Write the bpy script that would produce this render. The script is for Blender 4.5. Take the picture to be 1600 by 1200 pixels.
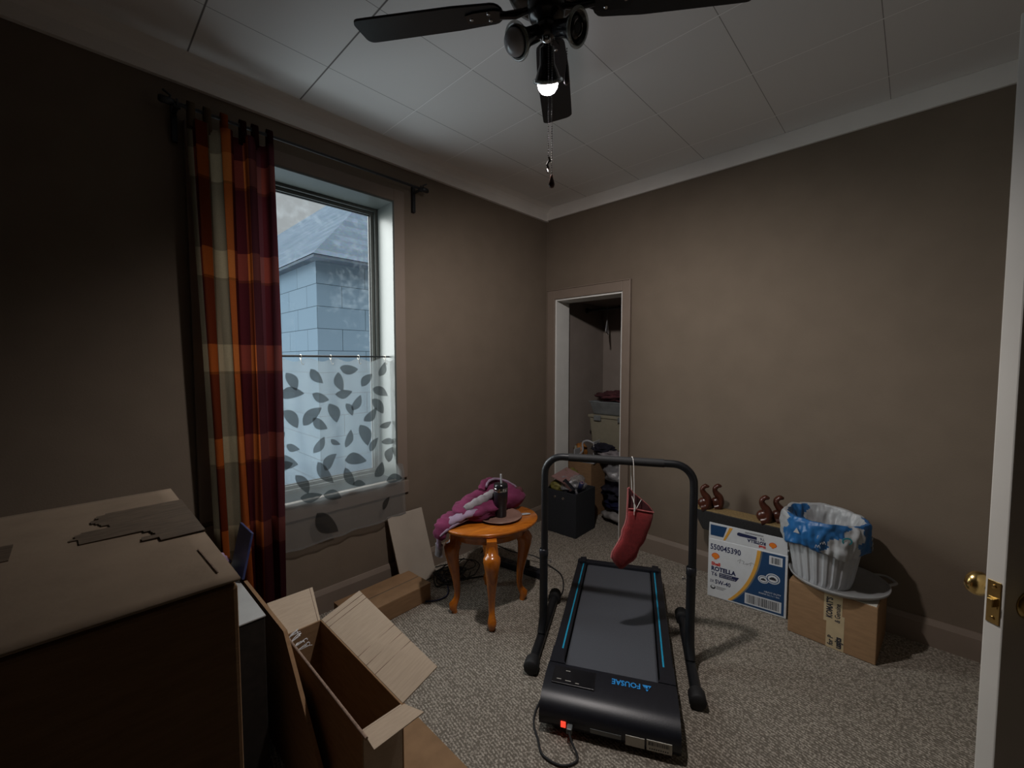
import bpy, math, random
from mathutils import Vector, Matrix, noise
random.seed(7)
R = math.radians
for o in list(bpy.data.objects): bpy.data.objects.remove(o)
SC = bpy.context.scene
COL = SC.collection

# ------------------------------------------------------------------ camera, sky, light, exposure
cd = bpy.data.cameras.new('camera'); cam = bpy.data.objects.new('camera', cd); COL.objects.link(cam)
cam.location = (0, 0, 1.4); cam.rotation_euler = (R(90-3.09), 0, R(-46.3))
cd.sensor_width = 36; cd.lens = 658/1600*36; cd.clip_start = .02; cd.clip_end = 200
SC.camera = cam
SC.view_settings.view_transform = 'Standard'; SC.view_settings.look = 'None'
SC.view_settings.gamma = 1; SC.view_settings.use_curve_mapping = False
SC.view_settings.exposure = 1.22
SC.cycles.use_denoising = True
SC.cycles.max_bounces = 10; SC.cycles.diffuse_bounces = 6; SC.cycles.transparent_max_bounces = 16
SC.cycles.sample_clamp_indirect = 4

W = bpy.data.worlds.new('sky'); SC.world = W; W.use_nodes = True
wn = W.node_tree; wn.nodes.clear()
wo = wn.nodes.new('ShaderNodeOutputWorld'); wb = wn.nodes.new('ShaderNodeBackground')
tc = wn.nodes.new('ShaderNodeTexCoord')
sp = wn.nodes.new('ShaderNodeSeparateXYZ'); wn.links.new(tc.outputs['Generated'], sp.inputs[0])
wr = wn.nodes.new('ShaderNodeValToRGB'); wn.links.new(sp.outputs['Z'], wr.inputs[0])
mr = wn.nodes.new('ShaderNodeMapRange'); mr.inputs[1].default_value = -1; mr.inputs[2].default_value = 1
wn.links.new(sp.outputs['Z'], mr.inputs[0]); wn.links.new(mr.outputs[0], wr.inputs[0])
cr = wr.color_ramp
cr.elements[0].position = 0.0; cr.elements[0].color = (.85, .9, .95, 1)      # unseen lower half, made bright to light the ceiling through the window
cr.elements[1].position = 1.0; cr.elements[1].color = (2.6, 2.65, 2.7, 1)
for p, c in ((.47, (.85, .9, .95)), (.50, (.13, .135, .14)), (.70, (.16, .16, .16)), (.745, (2.1, 2.15, 2.2))):  # sky above the visible band is raised to light the room
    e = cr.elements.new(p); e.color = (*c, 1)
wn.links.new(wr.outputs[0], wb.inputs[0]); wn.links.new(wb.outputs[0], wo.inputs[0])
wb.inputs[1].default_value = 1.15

# the bright part of the overcast sky, up to the left beyond the window
sd = bpy.data.lights.new('overcast_sun', 'SUN'); sd.energy = 3.0; sd.angle = R(48); sd.color = (1, .97, .93)
sun = bpy.data.objects.new('overcast_sun', sd); COL.objects.link(sun)
SA, SE = R(-40), R(14)
sdir = Vector((math.sin(SA)*math.cos(SE), math.cos(SA)*math.cos(SE), math.sin(SE)))
sun.rotation_euler = (-sdir).to_track_quat('-Z', 'Y').to_euler(); sun.location = sdir*6
# portal in the window opening (only guides sampling of the sky)
pd = bpy.data.lights.new('window_portal', 'AREA'); pd.shape = 'RECTANGLE'; pd.size = .92; pd.size_y = 1.7
pd.cycles.is_portal = True
po = bpy.data.objects.new('window_portal', pd); COL.objects.link(po)
po.location = (.925, 2.60, 1.51); po.rotation_euler = (R(-90), 0, 0)

XR, YW = 2.883, 2.343
XL, YF = -.75, -.72
ZC = 2.70

# ------------------------------------------------------------------ materials
def nmat(name):
    m = bpy.data.materials.new(name); m.use_nodes = True
    nt = m.node_tree; return m, nt, nt.nodes['Principled BSDF'], nt.nodes['Material Output']
def mat(name, col, rough=.6, metal=0, var=0, scale=30, bump=0, bscale=None, spec=.5, stretch=None, sheen=0, detail=4):
    m, nt, b, out = nmat(name)
    b.inputs['Roughness'].default_value = rough; b.inputs['Metallic'].default_value = metal
    b.inputs['Specular IOR Level'].default_value = spec
    if sheen: b.inputs['Sheen Weight'].default_value = sheen
    b.inputs['Base Color'].default_value = (*col, 1)
    t = nt.nodes.new('ShaderNodeTexCoord'); mp = nt.nodes.new('ShaderNodeMapping')
    nt.links.new(t.outputs['Object'], mp.inputs[0])
    if stretch: mp.inputs['Scale'].default_value = stretch
    n = nt.nodes.new('ShaderNodeTexNoise'); n.inputs['Scale'].default_value = scale; n.inputs['Detail'].default_value = detail
    nt.links.new(mp.outputs[0], n.inputs['Vector'])
    if var:
        r = nt.nodes.new('ShaderNodeValToRGB'); r.color_ramp.elements[0].position = .3; r.color_ramp.elements[1].position = .7
        r.color_ramp.elements[0].color = (*[max(0, c*(1-var)) for c in col], 1)
        r.color_ramp.elements[1].color = (*[min(1, c*(1+var)) for c in col], 1)
        nt.links.new(n.outputs['Fac'], r.inputs[0]); nt.links.new(r.outputs[0], b.inputs['Base Color'])
    if bump:
        n2 = n
        if bscale:
            n2 = nt.nodes.new('ShaderNodeTexNoise'); n2.inputs['Scale'].default_value = bscale; nt.links.new(mp.outputs[0], n2.inputs['Vector'])
        bp = nt.nodes.new('ShaderNodeBump'); bp.inputs['Strength'].default_value = bump; bp.inputs['Distance'].default_value = .004
        nt.links.new(n2.outputs['Fac'], bp.inputs['Height']); nt.links.new(bp.outputs[0], b.inputs['Normal'])
    return m
M = {}
M['wall'] = mat('taupe_paint', (.158, .124, .093), .85, var=.05, scale=6, bump=.12, bscale=160, spec=.2)
M['trimtaupe'] = mat('taupe_trim_paint', (.195, .152, .120), .55, var=.04, scale=8, bump=.05, spec=.35)
M['closetwall'] = mat('closet_plaster', (.27, .23, .20), .9, var=.08, scale=5, bump=.1, bscale=60, spec=.2)
M['white'] = mat('white_trim_paint', (.66, .66, .63), .5, var=.04, scale=9, spec=.35)
M['frieze'] = mat('white_frieze_paint', (.74, .71, .67), .7, var=.04, scale=5, spec=.25)
M['vinyl'] = mat('window_vinyl', (.085, .096, .088), .4, var=.03, scale=9)
M['door'] = mat('door_paint', (.74, .73, .68), .45, var=.04, scale=5)
M['black'] = mat('black_powdercoat', (.007, .008, .010), .42, var=.2, scale=40)
M['blackgloss'] = mat('black_gloss', (.010, .010, .012), .22, var=.2, scale=40)
M['plastic'] = mat('black_plastic', (.010, .011, .016), .38, var=.15, scale=60, bump=.05, bscale=300)
M['rubber'] = mat('black_rubber', (.010, .010, .011), .7, var=.2, scale=80)
M['beltmat'] = mat('treadmill_belt', (.070, .076, .090), .55, var=.18, scale=260, bump=.25, bscale=500, spec=.6)
M['cyan'] = mat('blue_stripe', (.01, .30, .50), .5, var=.05)
M['blueink'] = mat('blue_lettering', (.02, .28, .70), .5, var=.05)
M['card'] = mat('cardboard', (.250, .150, .080), .85, var=.10, scale=14, bump=.12, bscale=60, spec=.15, stretch=(1, 1, 6))
M['cardin'] = mat('cardboard_inside', (.41, .325, .24), .85, var=.07, scale=20, bump=.15, bscale=90, spec=.15, stretch=(1, 8, 1))
M['cardtop'] = mat('cardboard_weathered', (.27, .205, .145), .85, var=.10, scale=12, bump=.12, bscale=60, spec=.15)
M['cardgrey'] = mat('grey_cardboard', (.36, .37, .36), .8, var=.08, scale=10, spec=.2)
M['cardedge'] = mat('cardboard_edge', (.22, .15, .11), .9, var=.25, scale=120)
M['darkcarton'] = mat('dark_printed_card', (.022, .018, .015), .7, var=.2, scale=30, spec=.2)
M['tape'] = mat('torn_brown_tape', (.125, .092, .062), .6, var=.30, scale=30, stretch=(1, 5, 1))
M['cleartape'] = mat('clear_tape', (.55, .55, .55), .2, var=.1)
M['board'] = mat('pale_fibreboard', (.38, .33, .27), .8, var=.08, scale=6, bump=.05)
M['chrome'] = mat('chrome', (.65, .65, .66), .15, 1)
M['brass'] = mat('brass', (.70, .50, .20), .22, 1, var=.1)
M['steel'] = mat('brushed_steel', (.55, .50, .42), .3, 1, var=.1)
M['red'] = mat('red_knit', (.24, .026, .028), .95, var=.15, scale=60, bump=.5, bscale=260, sheen=.3, spec=.1)
M['redd'] = mat('pink_knit_edge', (.38, .12, .12), .95, var=.15, scale=80, bump=.4, bscale=260, spec=.1)
M['string'] = mat('white_string', (.70, .68, .64), .7, var=.1)
M['magenta'] = mat('magenta_fleece', (.15, .028, .072), .95, var=.25, scale=10, bump=.6, bscale=30, sheen=.05, spec=.1)
M['lilac'] = mat('lilac_cotton', (.26, .19, .26), .9, var=.15, scale=12, bump=.6, bscale=36, sheen=.02, spec=.1)
M['greyprint'] = mat('grey_print_cotton', (.23, .21, .22), .9, var=.35, scale=22, bump=.4, bscale=36, spec=.1)
M['whiteplastic'] = mat('white_plastic', (.36, .37, .385), .4, var=.05, scale=20)
M['grayplastic'] = mat('grey_white_plastic', (.27, .27, .27), .45, var=.06)
M['cream'] = mat('cream_plastic', (.24, .22, .16), .5, var=.06)
M['blueprint'] = mat('blue_bag_print', (.012, .095, .26), .4, var=.12, scale=15, bump=.5, bscale=25)
M['whitebag'] = mat('white_bag_film', (.33, .34, .35), .35, var=.15, scale=12, bump=.6, bscale=25)
M['tealink'] = mat('teal_bag_print', (.02, .25, .30), .4, var=.1)
M['oilwhite'] = mat('white_carton', (.58, .60, .62), .6, var=.03)
M['oilblue'] = mat('carton_blue_ink', (.010, .048, .13), .5, var=.05)
M['navy'] = mat('carton_navy_ink', (.012, .018, .07), .6, var=.05)
M['orange'] = mat('carton_orange_ink', (.75, .20, .015), .6, var=.05)
M['redink'] = mat('carton_red_ink', (.50, .03, .02), .6, var=.05)
M['gold'] = mat('carton_gold_ink', (.65, .33, .05), .5, var=.08)
M['barcode'] = mat('label_black_ink', (.02, .02, .025), .7, var=.05)
M['papertape'] = mat('tan_paper_tape', (.42, .33, .20), .5, var=.08, scale=20)
M['label'] = mat('paper_label', (.55, .53, .47), .7, var=.04)
M['woodhook'] = mat('polished_redwood', (.055, .014, .007), .28, var=.3, scale=18, stretch=(1, 1, 4))
M['weave'] = mat('black_woven', (.014, .013, .013), .75, var=.4, scale=120, bump=.5, bscale=200)
M['tanrim'] = mat('tan_woven_rim', (.20, .135, .055), .8, var=.3, scale=90, bump=.3)
M['basket'] = mat('charcoal_fabric', (.028, .030, .034), .9, var=.2, scale=150, bump=.3, bscale=300, spec=.15)
M['darkcloth'] = mat('dark_cloth', (.020, .020, .030), .9, var=.5, scale=15, bump=.5, bscale=25, spec=.1)
M['navycloth'] = mat('navy_cloth', (.010, .012, .035), .9, var=.3, scale=15, bump=.5, bscale=25, spec=.1)
M['greycloth'] = mat('grey_cloth', (.20, .19, .18), .9, var=.4, scale=14, bump=.5, bscale=25, spec=.1)
M['maroon'] = mat('maroon_cloth', (.07, .018, .022), .9, var=.5, scale=20, bump=.5, bscale=30)
M['olive'] = mat('olive_yellow_pack', (.16, .14, .03), .6, var=.5, scale=25, bump=.3)
M['pinklabel'] = mat('pink_label', (.26, .15, .14), .6, var=.1)
M['orangemesh'] = mat('orange_pack', (.35, .14, .03), .6, var=.4, scale=40)
M['plate'] = mat('pink_glass_plate', (.24, .14, .11), .25, var=.08)
M['tin'] = mat('grey_bin_plastic', (.14, .15, .15), .4, var=.2, scale=12)
M['purplepack'] = mat('purple_white_pack', (.30, .20, .28), .35, var=.7, scale=22)
M['navybook'] = mat('blue_book_cover', (.03, .04, .12), .4, var=.2)
M['bulboff'] = mat('frosted_bulb', (.34, .34, .36), .25, var=.04)
M['siding'] = None

def glassy(name, col, alpha, rough=.1, bump=0):
    m, nt, b, out = nmat(name)
    tr = nt.nodes.new('ShaderNodeBsdfTransparent'); gl = nt.nodes.new('ShaderNodeBsdfGlossy'); df = nt.nodes.new('ShaderNodeBsdfDiffuse')
    gl.inputs['Roughness'].default_value = rough; df.inputs[0].default_value = (*col, 1)
    mx = nt.nodes.new('ShaderNodeMixShader'); mx2 = nt.nodes.new('ShaderNodeMixShader')
    mx.inputs[0].default_value = .35; nt.links.new(df.outputs[0], mx.inputs[1]); nt.links.new(gl.outputs[0], mx.inputs[2])
    n = nt.nodes.new('ShaderNodeTexNoise'); n.inputs['Scale'].default_value = 12
    if bump:
        bp = nt.nodes.new('ShaderNodeBump'); bp.inputs['Strength'].default_value = bump; bp.inputs['Distance'].default_value = .01
        nt.links.new(n.outputs['Fac'], bp.inputs['Height'])
        for s in (gl, df): nt.links.new(bp.outputs[0], s.inputs['Normal'])
    mx2.inputs[0].default_value = alpha
    nt.links.new(tr.outputs[0], mx2.inputs[1]); nt.links.new(mx.outputs[0], mx2.inputs[2]); nt.links.new(mx2.outputs[0], out.inputs[0])
    return m
M['film'] = glassy('clear_plastic_film', (.5, .5, .52), .45, .12, .8)
M['ringglass'] = glassy('clear_ring_glass', (.35, .42, .40), .55, .08)
M['tubglass'] = glassy('clear_tub_plastic', (.30, .34, .36), .75, .2)

# window pane: mostly clear, faint dusty reflection
def pane_mat():
    m, nt, b, out = nmat('window_glass')
    tr = nt.nodes.new('ShaderNodeBsdfTransparent'); tr.inputs[0].default_value = (.93, .97, .98, 1)
    df = nt.nodes.new('ShaderNodeBsdfTranslucent'); df.inputs[0].default_value = (.7, .8, .85, 1)
    gl = nt.nodes.new('ShaderNodeBsdfGlossy'); gl.inputs['Roughness'].default_value = .02
    mx = nt.nodes.new('ShaderNodeMixShader'); mx2 = nt.nodes.new('ShaderNodeMixShader')
    t = nt.nodes.new('ShaderNodeTexCoord'); n = nt.nodes.new('ShaderNodeTexNoise'); n.inputs['Scale'].default_value = 28; n.inputs['Detail'].default_value = 6
    nt.links.new(t.outputs['Object'], n.inputs['Vector'])
    n2 = nt.nodes.new('ShaderNodeTexNoise'); n2.inputs['Scale'].default_value = 2.2; nt.links.new(t.outputs['Object'], n2.inputs['Vector'])
    mu = nt.nodes.new('ShaderNodeMath'); mu.operation = 'MULTIPLY'; nt.links.new(n.outputs['Fac'], mu.inputs[0]); nt.links.new(n2.outputs['Fac'], mu.inputs[1])
    r = nt.nodes.new('ShaderNodeMapRange'); r.inputs[1].default_value = .27; r.inputs[2].default_value = .5; r.inputs[3].default_value = .0; r.inputs[4].default_value = .035
    nt.links.new(mu.outputs[0], r.inputs[0])
    mx.inputs[0].default_value = .03
    nt.links.new(tr.outputs[0], mx.inputs[1]); nt.links.new(gl.outputs[0], mx.inputs[2])
    nt.links.new(r.outputs[0], mx2.inputs[0]); nt.links.new(mx.outputs[0], mx2.inputs[1]); nt.links.new(df.outputs[0], mx2.inputs[2])
    nt.links.new(mx2.outputs[0], out.inputs[0]); return m
M['pane'] = pane_mat()

def sheer(name, col, alpha):
    m, nt, b, out = nmat(name)
    tr = nt.nodes.new('ShaderNodeBsdfTransparent'); tl = nt.nodes.new('ShaderNodeBsdfTranslucent'); df = nt.nodes.new('ShaderNodeBsdfDiffuse')
    tl.inputs[0].default_value = (*col, 1); df.inputs[0].default_value = (*col, 1)
    df.inputs[0].default_value = (*[min(1, sum(col)/3*2.9*t) for t in (1.02, 1.0, .96)], 1)
    a = nt.nodes.new('ShaderNodeMixShader'); a.inputs[0].default_value = .4
    nt.links.new(tl.outputs[0], a.inputs[1]); nt.links.new(df.outputs[0], a.inputs[2])
    n = nt.nodes.new('ShaderNodeTexNoise'); n.inputs['Scale'].default_value = 5
    t = nt.nodes.new('ShaderNodeTexCoord'); nt.links.new(t.outputs['Object'], n.inputs['Vector'])
    r = nt.nodes.new('ShaderNodeMapRange'); r.inputs[3].default_value = alpha-.10; r.inputs[4].default_value = alpha+.10
    nt.links.new(n.outputs['Fac'], r.inputs[0])
    b2 = nt.nodes.new('ShaderNodeMixShader'); nt.links.new(r.outputs[0], b2.inputs[0])
    nt.links.new(tr.outputs[0], b2.inputs[1]); nt.links.new(a.outputs[0], b2.inputs[2]); nt.links.new(b2.outputs[0], out.inputs[0])
    return m
M['sheer'] = sheer('sheer_voile', (.15, .175, .182), .46)
M['leaf'] = sheer('leaf_print', (.016, .022, .024), .72)

# carpet
def carpet():
    m, nt, b, out = nmat('berber_carpet')
    t = nt.nodes.new('ShaderNodeTexCoord'); mp = nt.nodes.new('ShaderNodeMapping'); mp.inputs['Rotation'].default_value = (0, 0, R(8))
    nt.links.new(t.outputs['Object'], mp.inputs[0])
    w1 = nt.nodes.new('ShaderNodeTexWave'); w1.inputs['Scale'].default_value = 26; w1.inputs['Distortion'].default_value = 3.5; w1.inputs['Detail'].default_value = 2; w1.inputs['Detail Scale'].default_value = 4
    v = nt.nodes.new('ShaderNodeTexVoronoi'); v.inputs['Scale'].default_value = 110
    n = nt.nodes.new('ShaderNodeTexNoise'); n.inputs['Scale'].default_value = 190; n.inputs['Detail'].default_value = 3
    nl = nt.nodes.new('ShaderNodeTexNoise'); nl.inputs['Scale'].default_value = 2.5
    for q in (w1, v, n, nl): nt.links.new(mp.outputs[0], q.inputs['Vector'])
    a = nt.nodes.new('ShaderNodeMath'); a.operation = 'MULTIPLY_ADD'; a.inputs[1].default_value = .45
    nt.links.new(w1.outputs['Fac'], a.inputs[0]); nt.links.new(n.outputs['Fac'], a.inputs[2])
    s = nt.nodes.new('ShaderNodeMath'); s.operation = 'SUBTRACT'; nt.links.new(a.outputs[0], s.inputs[0]); nt.links.new(v.outputs['Distance'], s.inputs[1])
    r = nt.nodes.new('ShaderNodeValToRGB'); r.color_ramp.elements[0].position = .05; r.color_ramp.elements[1].position = .75
    r.color_ramp.elements[0].color = (.17, .148, .12, 1); r.color_ramp.elements[1].color = (.52, .465, .39, 1)
    nt.links.new(s.outputs[0], r.inputs[0]); nt.links.new(r.outputs[0], b.inputs['Base Color'])
    b.inputs['Roughness'].default_value = .95; b.inputs['Specular IOR Level'].default_value = .1
    bp = nt.nodes.new('ShaderNodeBump'); bp.inputs['Strength'].default_value = .7; bp.inputs['Distance'].default_value = .006
    nt.links.new(s.outputs[0], bp.inputs['Height']); nt.links.new(bp.outputs[0], b.inputs['Normal']); return m
M['carpet'] = carpet()

# square ceiling tiles, seams part of the tile pattern
def tiles():
    m, nt, b, out = nmat('ceiling_tiles')
    t = nt.nodes.new('ShaderNodeTexCoord'); sx = nt.nodes.new('ShaderNodeSeparateXYZ'); nt.links.new(t.outputs['Object'], sx.inputs[0])
    def line(sock, off, per, wd):
        a = nt.nodes.new('ShaderNodeMath'); a.operation = 'SUBTRACT'; a.inputs[1].default_value = off; nt.links.new(sock, a.inputs[0])
        q = nt.nodes.new('ShaderNodeMath'); q.operation = 'PINGPONG'; q.inputs[1].default_value = per/2; nt.links.new(a.outputs[0], q.inputs[0])
        l = nt.nodes.new('ShaderNodeMapRange'); l.inputs[1].default_value = wd*.4; l.inputs[2].default_value = wd; nt.links.new(q.outputs[0], l.inputs[0])
        return l.outputs[0]
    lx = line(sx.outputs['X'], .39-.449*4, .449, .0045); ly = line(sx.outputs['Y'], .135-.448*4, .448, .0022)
    mn = nt.nodes.new('ShaderNodeMath'); mn.operation = 'MINIMUM'; nt.links.new(lx, mn.inputs[0]); nt.links.new(ly, mn.inputs[1])
    n = nt.nodes.new('ShaderNodeTexNoise'); n.inputs['Scale'].default_value = 120; nt.links.new(t.outputs['Object'], n.inputs['Vector'])
    mx = nt.nodes.new('ShaderNodeMix'); mx.data_type = 'RGBA'
    mx.inputs[7].default_value = (.78, .775, .76, 1)
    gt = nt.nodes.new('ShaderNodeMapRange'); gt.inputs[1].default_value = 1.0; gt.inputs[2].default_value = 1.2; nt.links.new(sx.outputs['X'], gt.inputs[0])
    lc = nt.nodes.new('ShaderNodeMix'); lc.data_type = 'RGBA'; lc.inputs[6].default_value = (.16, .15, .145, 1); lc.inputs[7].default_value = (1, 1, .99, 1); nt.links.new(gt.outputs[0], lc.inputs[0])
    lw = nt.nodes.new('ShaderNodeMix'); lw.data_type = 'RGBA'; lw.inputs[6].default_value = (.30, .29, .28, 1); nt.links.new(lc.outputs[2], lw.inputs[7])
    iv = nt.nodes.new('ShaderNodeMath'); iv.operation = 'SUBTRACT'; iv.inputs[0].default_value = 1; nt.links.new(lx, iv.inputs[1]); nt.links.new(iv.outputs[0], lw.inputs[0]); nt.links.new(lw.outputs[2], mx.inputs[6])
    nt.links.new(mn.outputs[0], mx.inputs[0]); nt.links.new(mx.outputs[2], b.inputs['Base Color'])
    b.inputs['Roughness'].default_value = .8; b.inputs['Specular IOR Level'].default_value = .2
    ad = nt.nodes.new('ShaderNodeMath'); ad.operation = 'MULTIPLY_ADD'; ad.inputs[1].default_value = .08; nt.links.new(n.outputs['Fac'], ad.inputs[0]); nt.links.new(mn.outputs[0], ad.inputs[2])
    bp = nt.nodes.new('ShaderNodeBump'); bp.inputs['Strength'].default_value = .25; bp.inputs['Distance'].default_value = .001
    nt.links.new(n.outputs['Fac'], bp.inputs['Height']); nt.links.new(bp.outputs[0], b.inputs['Normal']); return m
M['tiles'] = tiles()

# plaid curtain: UV u = across the cloth, v = height in metres
def plaid():
    m, nt, b, out = nmat('plaid_curtain')
    uv = nt.nodes.new('ShaderNodeUVMap'); sx = nt.nodes.new('ShaderNodeSeparateXYZ'); nt.links.new(uv.outputs[0], sx.inputs[0])
    def ramp(bur, rus, glow, tan, plum):  # glow: orange column kept bright, backlight put into the cloth colour
        r = nt.nodes.new('ShaderNodeValToRGB'); r.color_ramp.interpolation = 'CONSTANT'
        cols = [(0, tan), (.03, bur), (.08, rus), (.17, tan), (.345, glow), (.44, bur), (.60, rus), (.68, plum), (.86, bur), (.93, plum)]
        r.color_ramp.elements[0].color = (*cols[0][1], 1); r.color_ramp.elements[1].position = .999; r.color_ramp.elements[1].color = (*plum, 1)
        for p, c in cols[1:]:
            e = r.color_ramp.elements.new(p); e.color = (*c, 1)
        nt.links.new(sx.outputs['X'], r.inputs[0]); return r
    rl = ramp((.11, .020, .013), (.36, .085, .018), (.42, .12, .028), (.24, .17, .10), (.085, .024, .020))
    rd = ramp((.038, .006, .007), (.13, .025, .010), (.30, .070, .016), (.14, .10, .062), (.042, .011, .013))
    def mt(op, a, bb=None, c=None):
        q = nt.nodes.new('ShaderNodeMath'); q.operation = op
        for i, v in enumerate((a, bb, c)):
            if v is None: continue
            if isinstance(v, (int, float)): q.inputs[i].default_value = v
            else: nt.links.new(v, q.inputs[i])
        return q.outputs[0]
    # woven rows repeat every .421 m: a light row .134 m high with a thin dark line under it
    ph = mt('FLOORED_MODULO', mt('SUBTRACT', sx.outputs['Y'], 1.763), .421)
    light = mt('LESS_THAN', ph, .134); line = mt('LESS_THAN', mt('ABSOLUTE', mt('SUBTRACT', ph, .006)), .006)
    f = mt('MULTIPLY_ADD', line, -.45, 1.0)
    n = nt.nodes.new('ShaderNodeTexNoise'); n.inputs['Scale'].default_value = 300
    tcx = nt.nodes.new('ShaderNodeTexCoord'); nt.links.new(tcx.outputs['Object'], n.inputs['Vector'])
    f = mt('MULTIPLY', f, mt('MULTIPLY_ADD', n.outputs['Fac'], .4, .8))
    vm = nt.nodes.new('ShaderNodeVectorMath'); vm.operation = 'SCALE'; pm = nt.nodes.new('ShaderNodeMix'); pm.data_type = 'RGBA'; nt.links.new(light, pm.inputs[0]); nt.links.new(rd.outputs[0], pm.inputs[6]); nt.links.new(rl.outputs[0], pm.inputs[7]); nt.links.new(pm.outputs[2], vm.inputs[0]); nt.links.new(f, vm.inputs['Scale'])
    df = nt.nodes.new('ShaderNodeBsdfDiffuse'); tl = nt.nodes.new('ShaderNodeBsdfTranslucent')
    nt.links.new(vm.outputs[0], df.inputs[0]); nt.links.new(vm.outputs[0], tl.inputs[0])
    mx = nt.nodes.new('ShaderNodeMixShader'); mx.inputs[0].default_value = .5
    nt.links.new(df.outputs[0], mx.inputs[1]); nt.links.new(tl.outputs[0], mx.inputs[2]); nt.links.new(mx.outputs[0], out.inputs[0])
    return m
M['plaid'] = plaid()

def wood(name, c1, c2, rough=.25):
    m, nt, b, out = nmat(name)
    t = nt.nodes.new('ShaderNodeTexCoord'); mp = nt.nodes.new('ShaderNodeMapping'); mp.inputs['Scale'].default_value = (3, 14, 1.5)
    nt.links.new(t.outputs['Object'], mp.inputs[0])
    n = nt.nodes.new('ShaderNodeTexNoise'); n.inputs['Scale'].default_value = 5; n.inputs['Detail'].default_value = 6; n.inputs['Distortion'].default_value = .6
    nt.links.new(mp.outputs[0], n.inputs['Vector'])
    r = nt.nodes.new('ShaderNodeValToRGB'); r.color_ramp.elements[0].position = .3; r.color_ramp.elements[1].position = .7
    r.color_ramp.elements[0].color = (*c1, 1); r.color_ramp.elements[1].color = (*c2, 1)
    nt.links.new(n.outputs['Fac'], r.inputs[0]); nt.links.new(r.outputs[0], b.inputs['Base Color'])
    b.inputs['Roughness'].default_value = rough; b.inputs['Coat Weight'].default_value = .4; b.inputs['Coat Roughness'].default_value = .15
    return m
M['oak'] = wood('honey_oak_varnish', (.31, .080, .007), (.54, .165, .014))

def siding(name, face):
    m, nt, b, out = nmat(name)
    t = nt.nodes.new('ShaderNodeTexCoord'); sx = nt.nodes.new('ShaderNodeSeparateXYZ'); nt.links.new(t.outputs['Object'], sx.inputs[0])
    cb = nt.nodes.new('ShaderNodeCombineXYZ'); nt.links.new(sx.outputs[face], cb.inputs[0]); nt.links.new(sx.outputs['Z'], cb.inputs[1])
    br = nt.nodes.new('ShaderNodeTexBrick'); nt.links.new(cb.outputs[0], br.inputs['Vector'])
    br.inputs['Scale'].default_value = 1; br.inputs['Brick Width'].default_value = .61; br.inputs['Row Height'].default_value = .266
    br.inputs['Mortar Size'].default_value = .004; br.inputs['Mortar Smooth'].default_value = .3
    br.inputs['Color1'].default_value = (.080, .108, .134, 1); br.inputs['Color2'].default_value = (.072, .100, .126, 1); br.inputs['Mortar'].default_value = (.018, .026, .033, 1)
    nt.links.new(br.outputs['Color'], b.inputs['Base Color']); b.inputs['Roughness'].default_value = 1; b.inputs['Specular IOR Level'].default_value = 0; return m
M['sidingx'] = siding('cement_siding_side', 'Y'); M['sidingy'] = siding('cement_siding_front', 'X')
def shingle():
    m, nt, b, out = nmat('asphalt_shingles')
    t = nt.nodes.new('ShaderNodeTexCoord'); sx = nt.nodes.new('ShaderNodeSeparateXYZ'); nt.links.new(t.outputs['Object'], sx.inputs[0])
    a = nt.nodes.new('ShaderNodeMath'); a.operation = 'ADD'; nt.links.new(sx.outputs['X'], a.inputs[0]); nt.links.new(sx.outputs['Y'], a.inputs[1])
    cb = nt.nodes.new('ShaderNodeCombineXYZ'); nt.links.new(a.outputs[0], cb.inputs[0]); nt.links.new(sx.outputs['Z'], cb.inputs[1])
    br = nt.nodes.new('ShaderNodeTexBrick'); nt.links.new(cb.outputs[0], br.inputs['Vector'])
    br.inputs['Scale'].default_value = 1; br.inputs['Brick Width'].default_value = .45; br.inputs['Row Height'].default_value = .10; br.inputs['Mortar Size'].default_value = .008
    br.inputs['Color1'].default_value = (.085, .105, .130, 1); br.inputs['Color2'].default_value = (.060, .078, .098, 1); br.inputs['Mortar'].default_value = (.07, .085, .10, 1)
    n = nt.nodes.new('ShaderNodeTexNoise'); n.inputs['Scale'].default_value = 40; nt.links.new(t.outputs['Object'], n.inputs['Vector'])
    mx = nt.nodes.new('ShaderNodeMix'); mx.data_type = 'RGBA'; mx.blend_type = 'MULTIPLY'; mx.inputs[0].default_value = .5
    nt.links.new(br.outputs['Color'], mx.inputs[6]); nt.links.new(n.outputs['Color'], mx.inputs[7])
    nt.links.new(mx.outputs[2], b.inputs['Base Color']); b.inputs['Roughness'].default_value = 1; b.inputs['Specular IOR Level'].default_value = 0; return m
M['shingle'] = shingle()

def emit(name, col, s):
    m, nt, b, out = nmat(name); b.inputs['Base Color'].default_value = (*col, 1)
    b.inputs['Emission Color'].default_value = (*col, 1); b.inputs['Emission Strength'].default_value = s; return m
M['bulbon'] = emit('lit_bulb', (1, .93, 1.0), 9)
M['led'] = emit('red_switch_light', (1, .06, .03), .5)
M['chain'] = mat('dark_bead_chain', (.10, .09, .085), .45, .6, var=.1)
M['bulbneck'] = mat('bulb_reflector_neck', (.50, .42, .28), .3, .4, var=.1)

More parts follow.
